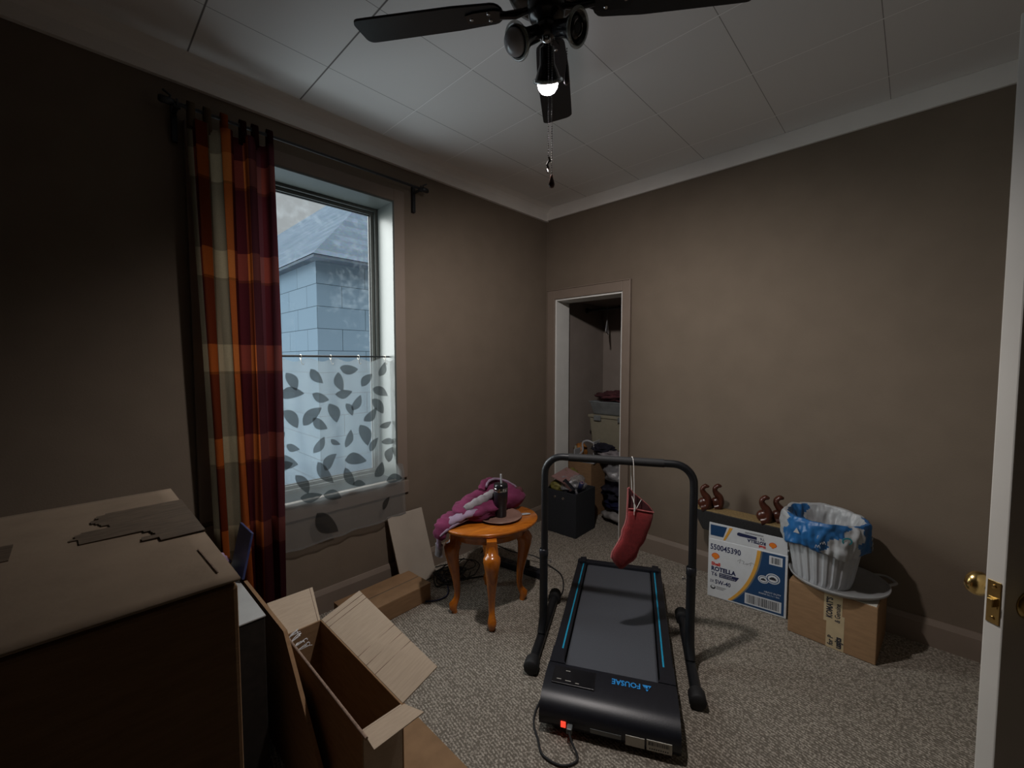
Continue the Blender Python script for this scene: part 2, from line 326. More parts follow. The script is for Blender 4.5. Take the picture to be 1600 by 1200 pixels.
# ------------------------------------------------------------------ mesh builder
class MB:
    def __init__(s): s.v = []; s.f = []; s.mi = []; s.sm = []; s.uv = None
    def add(s, vs, fs, mi=0, sm=False, X=None):
        o = len(s.v)
        s.v += [tuple(X @ Vector(p)) if X else tuple(p) for p in vs]
        s.f += [tuple(i+o for i in f) for f in fs]; s.mi += [mi]*len(fs); s.sm += [sm]*len(fs); return s
    def box(s, lo, hi, mi=0, X=None):
        x0, y0, z0 = lo; x1, y1, z1 = hi
        v = [(x0,y0,z0),(x1,y0,z0),(x1,y1,z0),(x0,y1,z0),(x0,y0,z1),(x1,y0,z1),(x1,y1,z1),(x0,y1,z1)]
        return s.add(v, [(0,3,2,1),(4,5,6,7),(0,1,5,4),(1,2,6,5),(2,3,7,6),(3,0,4,7)], mi, False, X)
    def quad8(s, v, mi=0): return s.add(v, [(0,3,2,1),(4,5,6,7),(0,1,5,4),(1,2,6,5),(2,3,7,6),(3,0,4,7)], mi)
    def tube(s, pts, r, n=10, mi=0, sm=True, caps=True, flat=1.0):
        pts = [Vector(p) for p in pts]; k = len(pts)
        rr = r if isinstance(r, (list, tuple)) else [r]*k
        T = []
        for i in range(k):
            a = pts[max(i-1, 0)]; b = pts[min(i+1, k-1)]; d = (b-a)
            T.append(d.normalized() if d.length > 1e-9 else Vector((0, 0, 1)))
        ref = Vector((0, 0, 1)) if abs(T[0].z) < .9 else Vector((1, 0, 0))
        N = T[0].cross(ref).normalized(); vs = []
        for i in range(k):
            N = (N - T[i]*N.dot(T[i]));  N = N.normalized() if N.length > 1e-6 else T[i].orthogonal().normalized()
            B = T[i].cross(N)
            for j in range(n):
                a = 2*math.pi*j/n; vs.append(pts[i]+(N*math.cos(a)+B*math.sin(a)*flat)*rr[i])
        fs = [(i*n+j, i*n+(j+1) % n, (i+1)*n+(j+1) % n, (i+1)*n+j) for i in range(k-1) for j in range(n)]
        s.add(vs, fs, mi, sm)
        if caps: s.add(vs[:n], [tuple(range(n))[::-1]], mi); s.add(vs[-n:], [tuple(range(n))], mi)
        return s
    def lathe(s, prof, n=32, mi=0, X=None, sm=True, sq=(1, 1)):
        vs = [(r*math.cos(2*math.pi*j/n)*sq[0], r*math.sin(2*math.pi*j/n)*sq[1], z) for r, z in prof for j in range(n)]
        fs = [(i*n+j, i*n+(j+1) % n, (i+1)*n+(j+1) % n, (i+1)*n+j) for i in range(len(prof)-1) for j in range(n)]
        return s.add(vs, fs, mi, sm, X)
    def prism(s, poly, h, mi=0, X=None, sm=False, z0=0):
        n = len(poly); vs = [(x, y, z0) for x, y in poly]+[(x, y, z0+h) for x, y in poly]
        s.add(vs, [(i, (i+1) % n, (i+1) % n+n, i+n) for i in range(n)], mi, sm, X)
        return s.add(vs, [tuple(range(n))[::-1], tuple(range(n, 2*n))], mi, False, X)
    def pillow(s, poly, t, mi=0, X=None):
        # closed, rounded cushion of an outline: rings shrink towards the middle while the thickness grows
        n = len(poly); cx = sum(p[0] for p in poly)/n; cy = sum(p[1] for p in poly)/n
        vs = []; rings = [(1, 0), (.93, .45), (.8, .75), (.55, .95), (.25, 1)]
        for sg in (1, -1):
            for k, h in rings: vs += [(cx+(x-cx)*k, cy+(y-cy)*k, sg*h*t/2) for x, y in poly]
        L = len(rings); fs = []
        for a in (0, 1):
            for i in range(L-1):
                for j in range(n):
                    q = (a*L*n+i*n+j, a*L*n+i*n+(j+1) % n, a*L*n+(i+1)*n+(j+1) % n, a*L*n+(i+1)*n+j)
                    fs.append(q if a == 0 else q[::-1])
            c = tuple(a*L*n+(L-1)*n+j for j in range(n)); fs.append(c if a == 0 else c[::-1])
        return s.add(vs, fs, mi, True, X)
    def grid(s, f, nu, nv, mi=0, sm=True, X=None):
        vs = [f(i/nu, j/nv) for j in range(nv+1) for i in range(nu+1)]
        return s.add(vs, [(j*(nu+1)+i, j*(nu+1)+i+1, (j+1)*(nu+1)+i+1, (j+1)*(nu+1)+i) for j in range(nv) for i in range(nu)], mi, sm, X)
    def blob(s, c, r, seed=0, amp=.2, fq=3, mi=0, nu=28, nv=16, floor=None):
        c = Vector(c); vs = []
        for j in range(nv+1):
            th = math.pi*j/nv
            for i in range(nu):
                ph = 2*math.pi*i/nu; d = Vector((math.sin(th)*math.cos(ph), math.sin(th)*math.sin(ph), math.cos(th)))
                k = 1+amp*noise.noise(d*fq+Vector((seed*7.3, seed, 3)))+amp*.5*abs(noise.noise(d*fq*2.3+Vector((seed, 9, seed))))
                p = Vector((d.x*r[0], d.y*r[1], d.z*r[2]))*k+c
                if floor is not None: p.z = max(p.z, floor)
                vs.append(p)
        return s.add(vs, [(j*nu+i, j*nu+(i+1) % nu, (j+1)*nu+(i+1) % nu, (j+1)*nu+i) for j in range(nv) for i in range(nu)], mi, True)
    def text(s, body, size, X, mi=0, align='LEFT', ext=.0004, bold=0.0, sx=1.0):
        cu = bpy.data.curves.new('t', 'FONT'); cu.body = body; cu.size = size; cu.align_x = align; cu.extrude = ext; cu.resolution_u = 2
        cu.offset = bold
        o = bpy.data.objects.new('t', cu); COL.objects.link(o)
        bpy.context.view_layer.update(); dg = bpy.context.evaluated_depsgraph_get()
        me = bpy.data.meshes.new_from_object(o.evaluated_get(dg))
        s.add([(v.co.x*sx, v.co.y, v.co.z) for v in me.vertices], [tuple(p.vertices) for p in me.polygons], mi, False, X)
        bpy.data.objects.remove(o); bpy.data.meshes.remove(me); return s
    def build(s, name, mats, parent=None, loc=None, bevel=0, rot=None, seg=2, flip=False, solid=0, sub=0):
        me = bpy.data.meshes.new(name); me.from_pydata(s.v, [], s.f)
        me.polygons.foreach_set('material_index', s.mi); me.polygons.foreach_set('use_smooth', s.sm)
        if not isinstance(mats, (list, tuple)): mats = [mats]
        for m in mats: me.materials.append(M[m] if isinstance(m, str) else m)
        me.update()
        o = bpy.data.objects.new(name, me); COL.objects.link(o)
        if parent: o.parent = parent
        if loc: o.location = loc
        if rot: o.rotation_euler = rot
        if bevel:
            b = o.modifiers.new('bevel', 'BEVEL'); b.width = bevel; b.segments = seg; b.limit_method = 'ANGLE'; b.angle_limit = R(40)
        if solid:
            b = o.modifiers.new('solid', 'SOLIDIFY'); b.thickness = solid; b.offset = 0
        if sub:
            b = o.modifiers.new('sub', 'SUBSURF'); b.levels = sub; b.render_levels = sub
        return o
def T(x, y, z): return Matrix.Translation((x, y, z))
def RX(a): return Matrix.Rotation(R(a), 4, 'X')
def RY(a): return Matrix.Rotation(R(a), 4, 'Y')
def RZ(a): return Matrix.Rotation(R(a), 4, 'Z')
def frame(o, x, y):      # matrix whose local x,y axes are given (z = x cross y)
    x = Vector(x).normalized(); y = Vector(y).normalized(); z = x.cross(y).normalized(); y = z.cross(x)
    m = Matrix((x, y, z)).transposed().to_4x4(); m.translation = Vector(o); return m
def struct(o, label=None):
    o['kind'] = 'structure'
    if label: o['label'] = label
    return o
def tag(o, label, cat, group=None):
    o['label'] = label; o['category'] = cat
    if group: o['group'] = group
    return o
def thing(name, label, cat, loc=(0, 0, 0), rz=0, group=None):
    o = bpy.data.objects.new(name, None); COL.objects.link(o); o.location = loc; o.rotation_euler = (0, 0, R(rz)); o.empty_display_size = .05
    return tag(o, label, cat, group)
def smooth_path(pts, n=6):
    P = [Vector(p) for p in pts]; P = [P[0]]+P+[P[-1]]; out = []
    for i in range(1, len(P)-2):
        a, b, c, d = P[i-1:i+3]
        for k in range(n):
            t = k/n; out.append(.5*((2*b)+(c-a)*t+(2*a-5*b+4*c-d)*t*t+(3*b-a-3*c+d)*t**3))
    out.append(P[-2]); return out
def wall_hole(mb, a0, a1, z0, z1, h, fix0, fix1, axis):
    # a wall from a0..a1 along the axis with an opening h=(u0,u1,v0,v1)
    u0, u1, w0, w1 = h
    for (p, q, r, s) in ((a0, u0, z0, z1), (u1, a1, z0, z1), (u0, u1, z0, w0), (u0, u1, w1, z1)):
        if q-p < 1e-4 or s-r < 1e-4: continue
        if axis == 'x': mb.box((p, fix0, r), (q, fix1, s))
        else: mb.box((fix0, p, r), (fix1, q, s))
    return mb

# ------------------------------------------------------------------ the setting
WX0, WX1, WZ0, WZ1 = .45, 1.394, .66, 2.373      # window opening
CY0, CY1, CZ = 1.60, 2.240, 1.925                 # closet opening
struct(MB().box((XL-.1, YF-.1, -.12), (XR+1.1, YW+.12, 0)).build('floor', 'carpet'), 'pale beige looped carpet')
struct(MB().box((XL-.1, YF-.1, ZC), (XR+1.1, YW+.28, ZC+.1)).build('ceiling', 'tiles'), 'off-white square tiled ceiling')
struct(wall_hole(MB(), XL-.1, XR, 0, ZC, (WX0, WX1, WZ0, WZ1), YW, YW+.25, 'x').build('wall_back', 'wall'), 'taupe wall with the tall window')
struct(wall_hole(MB(), YF-.1, YW+.28, 0, ZC, (CY0, CY1, 0, CZ), XR, XR+.17, 'y').build('wall_right', 'wall'), 'taupe wall with the closet opening')
struct(MB().box((XL-.1, YF, 0), (XL, YW, ZC)).build('wall_left', 'wall'))
struct(MB().box((XL, YF-.1, 0), (XR, YF, ZC)).build('wall_front', 'wall'))
# closet shell
struct(MB().box((3.80, 1.0, 0), (3.88, 2.42, ZC)).build('wall_closet_back', 'closetwall'))
struct(MB().box((XR+.17, 2.33, 0), (3.80, 2.42, ZC)).build('wall_closet_left', 'closetwall'))
struct(MB().box((XR+.17, 1.0, 0), (3.80, 1.08, ZC)).build('wall_closet_right', 'closetwall'))
# friezes under the ceiling
prof = [(0, 2.593), (.022, 2.593), (.022, 2.650), (.030, 2.664), (.045, 2.680), (.068, 2.693), (.085, 2.70), (0, 2.70)]
mb = MB(); mb.prism([(d, z) for d, z in prof], XR-XL, X=frame((XL, YW, 0), (0, -1, 0), (0, 0, 1)) @ Matrix.Scale(-1, 4, (0, 0, 1)))
struct(mb.build('trim_1', 'frieze'), 'pale cove moulding above the window wall')
struct(MB().box((XR-.020, YF, 2.600), (XR, YW-.02, ZC)).build('trim_2', 'frieze', bevel=.004), 'pale frieze board above the right wall')
# baseboards
def baseboard(name, p0, p1, nrm):
    p0 = Vector(p0); p1 = Vector(p1); L = (p1-p0).length
    prof = [(0, 0), (.018, 0), (.018, .105), (.013, .118), (.008, .130), (0, .132)]
    X = frame(p0, nrm, (0, 0, 1)); d = X.to_3x3() @ Vector((0, 0, 1))
    if d.dot(p1-p0) < 0: X = frame(p1, nrm, (0, 0, 1))
    return struct(MB().prism(prof, L, X=X).build(name, 'trimtaupe'))
baseboard('baseboard_back', (XL, YW, 0), (XR, YW, 0), (0, -1, 0))
baseboard('baseboard_right', (XR, YF, 0), (XR, CY0-.065, 0), (-1, 0, 0))
baseboard('baseboard_left', (XL, YF, 0), (XL, YW, 0), (1, 0, 0))
# closet casing and jamb lining
mb = MB()
mb.box((XR-.018, CY0-.062, 0), (XR, CY0, CZ+.075)); mb.box((XR-.018, CY1, 0), (XR, CY1+.075, CZ+.075)); mb.box((XR-.018, CY0, CZ), (XR, CY1, CZ+.075))
mb.box((XR-.024, CY0-.070, 0), (XR, CY0-.062, CZ+.083)); mb.box((XR-.024, CY0-.062, CZ+.075), (XR, CY1+.075, CZ+.083))
struct(mb.build('trim_3', 'trimtaupe', bevel=.003), 'taupe casing around the closet opening')
mb = MB(); mb.box((XR-.004, CY1-.014, 0), (XR+.18, CY1, CZ)); mb.box((XR-.004, CY0, 0), (XR+.18, CY0+.014, CZ)); mb.box((XR-.004, CY0+.014, CZ-.014), (XR+.18, CY1-.014, CZ))
struct(mb.build('trim_4', 'white', bevel=.002), 'white jamb lining of the closet')
# closet shelf and rod
tag(MB().box((3.08, 1.08, 1.955), (3.80, 2.33, 1.975)).build('closet_shelf', 'closetwall'), 'painted shelf high inside the closet above the rod', 'shelf')
mb = MB().tube([(3.49, 1.08, 1.89), (3.49, 2.33, 1.89)], .013, 12); mb.lathe([(.0, 0), (.026, 0), (.026, .012), (.0, .012)], 20, X=T(3.49, 2.316, 1.89) @ RX(-90))
tag(mb.build('closet_rod', 'black'), 'dark clothes rod spanning the closet under its shelf', 'closet rod')
def hanger(y, m, label, rz):
    t = thing('clothes_hanger', label, 'hanger', (3.49, y, 1.89), rz, 'hangers on the closet rod')
    hk = [(0, .0+.022*math.cos(a), .022*math.sin(a)) for a in [R(q) for q in range(-30, 200, 20)]]
    MB().tube([(p[0]-.0, p[1], p[2]+.002) for p in hk][::-1]+[(0, .02, -.03), (0, 0, -.06), (0, 0, -.10)], .0028, 6).build('hook', m, t)
    MB().tube([(0, 0, -.10), (0, .20, -.20), (0, .215, -.215), (0, .20, -.225), (0, -.20, -.225), (0, -.215, -.215), (0, -.20, -.20), (0, 0, -.10)], .005, 8).build('shoulder_bar', m, t)
hanger(2.10, 'whiteplastic', 'white plastic clothes hanger on the closet rod', -62)
hanger(1.93, 'black', 'black clothes hanger hanging nearest the closet casing', -66)

# ---- window
w = bpy.data.objects.new('window_1', None); COL.objects.link(w); struct(w, 'tall white window with a single pane'); w.location = ((WX0+WX1)/2, YW, WZ0)
WL = Vector(w.location)
def wbox(mb, lo, hi, mi=0): return mb.box(Vector(lo)-WL, Vector(hi)-WL, mi)
mb = MB(); c = .072                                           # casing on the wall, painted like it
wbox(mb, (WX0-c, YW-.018, WZ0), (WX0, YW+.0, WZ1+c)); wbox(mb, (WX1, YW-.018, WZ0), (WX1+c, YW, WZ1+c)); wbox(mb, (WX0, YW-.018, WZ1), (WX1, YW, WZ1+c))
wbox(mb, (WX0-c-.01, YW-.016, WZ0-.10), (WX1+c+.01, YW, WZ0-.022))
mb.build('window_casing', 'trimtaupe', w, bevel=.003)
mb = MB()                                                      # white lining of the reveal
wbox(mb, (WX1-.012, YW-.020, WZ0), (WX1, YW+.20, WZ1)); wbox(mb, (WX0, YW-.020, WZ0), (WX0+.012, YW+.20, WZ1)); wbox(mb, (WX0+.012, YW-.020, WZ1-.012), (WX1-.012, YW+.20, WZ1))
mb.build('window_reveal', 'vinyl', w, bevel=.002)
mb = MB(); wbox(mb, (WX0, YW-.030, WZ0-.020), (WX1, YW+.20, WZ0)); mb.build('window_sill', 'trimtaupe', w, bevel=.004)
mb = MB(); y0 = YW+.165
def fr(mb, x0, x1, z0, z1, t, ya, yb):
    wbox(mb, (x0, ya, z0), (x0+t, yb, z1)); wbox(mb, (x1-t, ya, z0), (x1, yb, z1)); wbox(mb, (x0+t, ya, z0), (x1-t, yb, z0+t)); wbox(mb, (x0+t, ya, z1-t), (x1-t, yb, z1))
fr(mb, WX0+.012, WX1-.012, WZ0, WZ1-.012, .018, y0, y0+.05); fr(mb, WX0+.030, WX1-.030, WZ0+.018, WZ1-.030, .020, y0+.016, y0+.055)
mb.build('window_frame', 'vinyl', w, bevel=.003)
mb = MB(); fr(mb, WX0+.050, WX1-.050, WZ0+.038, WZ1-.050, .005, y0+.028, y0+.040); mb.build('window_gasket', 'rubber', w)
mb = MB(); wbox(mb, (WX0+.050, y0+.032, WZ0+.038), (WX1-.050, y0+.037, WZ1-.050)); mb.build('pane', 'pane', w)

# ---- door (ajar, hinged out of sight on the right)
DX, DY = 1.411, -.139
th = Vector((-.640, -.768, 0))                    # dummy, replaced below
t_dir = Vector((math.sin(R(39.8)), math.cos(R(39.8)), 0))       # through the thickness, pointing away
f_dir = Vector((math.sin(R(129.8)), math.cos(R(129.8)), 0))     # along the leaf to the hinge
far = Vector((1.4095, -.133, 0))
X = frame(far-t_dir*.036, f_dir, t_dir)
d = bpy.data.objects.new('door_1', None); COL.objects.link(d); struct(d, 'white painted door standing open, seen on its latch edge'); d.matrix_world = X
d['label'] = 'white painted door standing open, seen on its latch edge'
MB().box((0, 0, .012), (.74, .036, 2.13)).build('door_leaf', 'door', d, bevel=.003)
zk = .865
mb = MB(); mb.box((-.0022, .006, zk-.048), (.001, .030, zk+.048)); mb.box((-.0035, .010, zk-.012), (0, .026, zk+.012)); mb.prism([(.010, -.010), (.026, -.010), (.026, .010)], .0, 0)
mb.v = mb.v[:-6]; mb.f = mb.f[:-5]; mb.mi = mb.mi[:-5]; mb.sm = mb.sm[:-5]
for q in (-.036, .036): mb.lathe([(.0, .0), (.005, .0), (.004, .002), (0, .002)], 14, X=T(-.0022, .018, zk+q) @ RY(-90))
mb.box((-.012, .013, zk-.009), (-.002, .023, zk+.009))
mb.build('latch_plate', 'brass', d, bevel=.0006)
for sgn, yy in ((1, .036), (-1, 0)):
    X = T(.062, yy, zk) @ RX(-90*sgn)
    mb = MB(); mb.lathe([(0, 0), (.032, 0), (.031, .004), (.022, .009), (.012, .012), (.010, .030), (.016, .036), (.026, .044), (.029, .055), (.026, .066), (.014, .073), (0, .074)], 28, X=X)
    mb.build('door_knob', 'brass', d)

# ------------------------------------------------------------------ outside
h = thing('neighbour_house', 'blue-grey sided house with a hipped shingle roof outside the window', 'house', (2.05, 5.17, -.6))
mb = MB(); L = 9
mb.add([(0, 0, -1), (L, 0, -1), (L, 0, 3.26), (0, 0, 3.26)], [(0, 1, 2, 3)], 1); mb.add([(0, 0, -1), (0, 0, 3.26), (0, L*2, 3.26), (0, L*2, -1)], [(0, 1, 2, 3)], 0)
mb.add([(L, 0, -1), (L, L*2, -1), (L, L*2, 3.26), (L, 0, 3.26)], [(0, 1, 2, 3)], 0); mb.add([(0, L*2, -1), (0, L*2, 3.26), (L, L*2, 3.26), (L, L*2, -1)], [(0, 1, 2, 3)], 1)
mb.build('house_wall', ['sidingx', 'sidingy'], h)
ex, ey, ez = 1.936-2.05, 4.955-5.17, 2.622+.6; w_ = 3.3; X1 = -2*ex+L-.0
rp = [(ex, ey, ez), (ex+2*w_, ey, ez), (ex+2*w_, ey+19, ez), (ex, ey+19, ez), (ex+w_, ey+w_, ez+w_*.98), (ex+w_, ey+19-w_, ez+w_*.98)]
mb = MB().add(rp, [(0, 1, 4), (1, 2, 5, 4), (2, 3, 5), (3, 0, 4, 5)]); mb.build('house_roof', 'shingle', h)
mb = MB(); mb.box((ex+.01, ey+.01, ez-.035), (ex+2*w_, ey+19, ez-.002)); mb.build('house_soffit', 'shingle', h)
vx, vy, vz = ex+w_-.25, ey+w_+2.5, ez+w_*.98
mb = MB(); mb.lathe([(.22, -.35), (.13, -.05), (.07, .02), (.07, .30), (.09, .30), (.09, .36), (0, .37)], 16, X=T(vx, vy, vz)); mb.build('roof_vent', 'greycloth', h)

# ------------------------------------------------------------------ curtains
rod_y = YW-.088; rz_ = 2.468
t = thing('curtain_rod', 'black metal curtain rod over the window with bracket ends', 'curtain rod', (.93, rod_y, rz_))
MB().tube([(-.60, 0, 0), (.625, 0, 0)], .0075, 12).build('rod', 'black', t)
for sx in (-.585, .605):
    mb = MB(); mb.box((sx-.010, .064, -.13), (sx+.010, .087, .03)); mb.box((sx-.008, -.004, -.016), (sx+.008, .066, -.006)); mb.tube([(sx, -.012, -.012), (sx, -.014, 0), (sx, -.010, .014)], .004, 8); mb.box((sx-.012, -.012, -.02), (sx+.012, .004, -.006))
    mb.build('bracket', 'black', t, bevel=.002)
    s = 1 if sx > 0 else -1
    mb = MB(); mb.lathe([(0, 0), (.014, 0), (.015, .045), (.010, .052), (0, .052)], 16, X=T(sx+s*.008, 0, 0) @ RY(90*s))
    mb.tube([(sx+s*.03, 0, 0), (sx+s*.02, -.004, .022), (sx+s*.045, -.006, .036)], .005, 8)
    mb.build('finial', 'black', t)

CX0, CX1, NF = .378, .702, 3.5
def cloth(u, z):
    # u runs along the cloth; folds are deep near the rod and relax to the hem
    k = u*NF*2*math.pi
    x = CX0+(CX1-CX0)*(u+.028*math.sin(2*k)) + .012*math.sin(3*u*6+z*1.3)*(1-z/2.6)
    x += (.05-.03*u)*(1-z/2.45)*(1-u*.8)
    a = .030+.004*math.sin(z*2+u*5)
    y = rod_y-.004+a*math.cos(k+.5*math.sin(z*1.1))+.006*math.sin(k*2.3+z*3)
    return x, y
t = thing('plaid_curtain', 'rust, tan and burgundy plaid curtain gathered at the left of the window', 'curtain', (CX0, rod_y, 0))
mb = MB(); NU, NV = 150, 46; z0c, z1c = .05, 2.42
def cf(u, v):
    z = z0c+(z1c-z0c)*v; x, y = cloth(u, z); return (x-CX0, y-rod_y, z)
mb.grid(cf, NU, NV)
body = mb.build('curtain_panel', 'plaid', t)
uvl = body.data.uv_layers.new(name='UVMap')
for p in body.data.polygons:
    for li, vi in zip(p.loop_indices, p.vertices):
        uvl.data[li].uv = ((vi % (NU+1))/NU, z0c+(z1c-z0c)*((vi//(NU+1))/NV))
for i, uu in enumerate((.02, .21, .42, .60, .80, .985)):
    x, y = cloth(uu, z1c); x -= CX0; pts = []; zr = rz_
    for q in range(13):
        a = math.pi*q/12; pts.append((0, -.013*math.cos(a), zr+.006+.020*math.sin(a)))
    path = [(0, -.015, z1c-.03)]+pts+[(0, .015, z1c-.03)]; hw = .013
    vs = [(x+sx*hw, p[1], p[2]) for p in path for sx in (-1, 1)]
    mb = MB().add(vs, [(2*k, 2*k+1, 2*k+3, 2*k+2) for k in range(len(path)-1)], 0, True)
    o = mb.build('tab_loop', 'plaid', t, solid=.002); ul = o.data.uv_layers.new(name='UVMap')
    for l in ul.data: l.uv = (min(.99, max(.01, uu)), 2.35)

# café curtain rod, rings and voile with a leaf print
cy = YW+.045; cz = 1.428
t = thing('cafe_rod', 'thin dark tension rod across the middle of the window', 'curtain rod', (.92, cy, cz))
MB().tube([(-.458, 0, 0), (.25, 0, 0)], .0065, 10).build('thick_tube', 'steel' if 0 else 'black', t)
MB().tube([(.25, 0, 0), (.462, 0, 0)], .0048, 10).build('thin_tube', 'black', t)
RINGS = ((.855, 'small metal curtain ring nearest the plaid curtain on the thin tension rod'), (1.016, 'small metal curtain ring second from the plaid curtain on the thin tension rod'),
         (1.18, 'small metal curtain ring third from the plaid curtain on the thin tension rod'), (1.351, 'small tilted metal curtain ring nearest the right window jamb on the thin rod'))
for x, lb in RINGS:
    mb = MB(); mb.tube([(0, .0125*math.cos(a), .0125*math.sin(a)-.004) for a in [R(q) for q in range(0, 361, 30)]], .0016, 6)
    mb.tube([(0, .0, -.0165), (.001, -.003, -.03), (.004, -.006, -.044), (.010, -.006, -.046), (.013, -.005, -.038)], .0016, 6)
    tag(mb.build('curtain_ring', 'steel', loc=(x, cy, cz)), lb, 'curtain ring', 'rings on the thin rod across the window')
def voile(x, z):
    u = (x-.46)/.95
    y = cy-.010+.007*math.sin(u*37)*min(1, (1.42-z)*3)+.004*math.sin(u*61+z*4)
    k = min(1, max(0, (.86-z)/.16)); k = k*k*(3-2*k)          # comes forward over the sill
    y = y*(1-k)+(YW-.043+.005*math.sin(u*19+2)+.003*math.sin(u*50))*k
    return y
t = thing('leaf_print_curtain', 'sheer white half curtain printed with grey leaves over the lower window', 'curtain', (.93, cy, 1.40))
def vf(u, v):
    x = .46+.95*u; zb = .40+.035*u+.004*math.sin(u*30); z = 1.408-(1.408-zb)*v
    xx = x+(.025*u)*v
    z2 = z+.010*math.cos(u*2*math.pi*6.6)*(1-v)**10
    return (xx-.93, voile(xx, z)-cy, z2-1.40)
mb = MB().grid(vf, 110, 70, 0)
LV = [(.776,1.34,.825,1.243),(.736,1.222,.862,1.227),(.901,1.358,.964,1.279),(.906,1.223,1.0,1.182),(1.048,1.337,1.075,1.227),(1.03,1.212,1.132,1.224),(1.061,1.364,1.172,1.353),(1.191,1.251,1.26,1.323),(1.259,1.233,1.358,1.185),(1.308,1.309,1.344,1.395),(.854,1.054,.952,1.143),(.757,1.144,.828,1.042),(.905,1.089,.986,1.02),(.999,1.161,1.035,1.052),(1.093,1.155,1.133,1.081),(1.129,1.114,1.185,1.199),(1.2,1.043,1.288,1.115),(1.252,1.171,1.33,1.077),(1.309,.993,1.379,1.022),(.902,.897,.965,.978),(.765,.962,.835,.924),(1.004,.956,1.05,.923),(1.082,.901,1.123,.998),(1.177,1.022,1.222,.891),(1.232,.855,1.295,.928),(1.318,.898,1.399,.887),(1.337,.776,1.387,.861),(.72,.99,.757,1.032),(.709,.911,.825,.844),(.924,.842,.979,.729),(.953,.793,1.031,.871),(1.072,.829,1.201,.806),(1.223,.715,1.299,.783),(1.063,.79,1.097,.687),(1.09,.698,1.161,.683),(.799,.797,.843,.7),(.802,.686,.91,.681),(.918,.678,1.019,.636),(.693,.834,.799,.856),(1.299,.674,1.409,.669),(.882,.585,.997,.451),(1.271,.505,1.32,.57),(.52,1.30,.60,1.24),(.56,1.1,.65,1.06),(.5,.9,.57,1.0),(.6,.86,.62,.74),(.52,.62,.6,.56),(.62,1.33,.70,1.38),(.64,.55,.7,.46)]
for x0, z0, x1, z1 in LV:
    dx, dz = x1-x0, z1-z0; Ln = math.hypot(dx, dz); nx, nz = -dz/Ln, dx/Ln; wd = Ln*.25; vs = []; nseg = 9
    bend = .08*Ln*(1 if (x0*100) % 2 > 1 else -1)
    for i in range(nseg+1):
        q = i/nseg; ww = wd*math.sin(math.pi*q**.85)**.8 if 0 < q < 1 else .0012
        cxx = x0+dx*q+nx*bend*math.sin(math.pi*q); czz = z0+dz*q+nz*bend*math.sin(math.pi*q)
        for sg in (-1, 0, 1):
            px_ = min(1.432, cxx+nx*ww*sg); pz = czz+nz*ww*sg
            vs.append((px_-.93, voile(px_, pz)-.0035-cy, pz-1.40))
    mb.add(vs, [(3*i+a, 3*i+a+1, 3*i+a+4, 3*i+a+3) for i in range(nseg) for a in (0, 1)], 1, True)
mb.build('voile_panel', ['sheer', 'leaf'], t)
MB().grid(lambda u, v: (.46+.95*u+.025*u-.93, voile(.46+.975*u, .40)-cy-.001, .40+.035*u+.004*math.sin(u*30)-1.40+.012*v), 110, 1).build('hem', 'sheer', t)

# ------------------------------------------------------------------ ceiling fan
AX, AY = 1.087, .887; ZB = 2.52
rt = Vector((.6909, -.7230, 0)); fw = Vector((.7230, .6909, 0))
t = thing('ceiling_fan', 'black four-blade ceiling fan with a three-head spotlight kit', 'ceiling fan', (AX, AY, ZC))
mb = MB(); mb.lathe([(0, 0), (.085, 0), (.088, -.012), (.080, -.035), (.060, -.045), (.055, -.050)], 40); mb.build('canopy', 'blackgloss', t)
mb = MB(); mb.lathe([(.055, -.045), (.115, -.055), (.128, -.075), (.128, -.120), (.118, -.140), (.09, -.155), (.0, -.158)], 48); mb.build('motor_housing', 'blackgloss', t)
mb = MB(); mb.lathe([(.060, -.155), (.062, -.160), (.058, -.205), (.050, -.215), (.032, -.222), (.030, -.24), (.0, -.243)], 40); mb.build('switch_housing', 'blackgloss', t)
tipL = Vector((.563, 0, 0))
import mathutils
a0 = R(34.3)
for k in range(4):
    a = a0+k*math.pi/2; X = T(0, 0, ZB-ZC-.0) @ Matrix.Rotation(a, 4, 'Z') @ RX(-11)
    out = []
    for q in range(0, 9): 
        ang = math.pi/2+math.pi*q/8; out.append((.175+.035*math.cos(ang), .052*math.sin(ang)))
    pr = [(.21, -.056)] ; r_ = .028
    pts2 = out+[(.30, -.062), (.58, -.066)]
    for q in range(7):
        ang = -math.pi/2+math.pi/2*q/6; pts2.append((.612+r_*.8*math.cos(ang), -.066+r_+r_*math.sin(ang)))
    for q in range(7):
        ang = math.pi/2*q/6; pts2.append((.612+r_*.8*math.cos(ang), .066-r_+r_*math.sin(ang)))
    pts2 += [(.58, .066), (.30, .062)]
    MB().prism(pts2, .007, X=X).build('blade', 'black', t, bevel=.0015)
    mb = MB(); iron = [(.075, -.018), (.13, -.014), (.165, -.030), (.235, -.030), (.262, -.022), (.262, .022), (.235, .030), (.165, .030), (.13, .014), (.075, .018)]
    mb.prism(iron, .004, X=X @ T(0, 0, -.005)); mb.tube([X @ Vector((.06, 0, .0)), X @ Vector((.10, 0, -.010)), X @ Vector((.15, 0, -.005))], .010, 8)
    for px_, py_ in ((.185, -.018), (.185, .018), (.245, 0)): mb.lathe([(0, -.0075), (.006, -.0075), (.006, -.005)], 10, 1, X=X @ T(px_, py_, 0))
    mb.build('blade_iron', ['blackgloss', 'chrome'], t)
kit = Vector((0, 0, 2.455-ZC))
mb = MB(); mb.lathe([(0, .02), (.030, .018), (.036, .0), (.030, -.016), (.018, -.026), (.0, -.030)], 28, X=T(*kit)); mb.build('light_fitter', 'blackgloss', t)
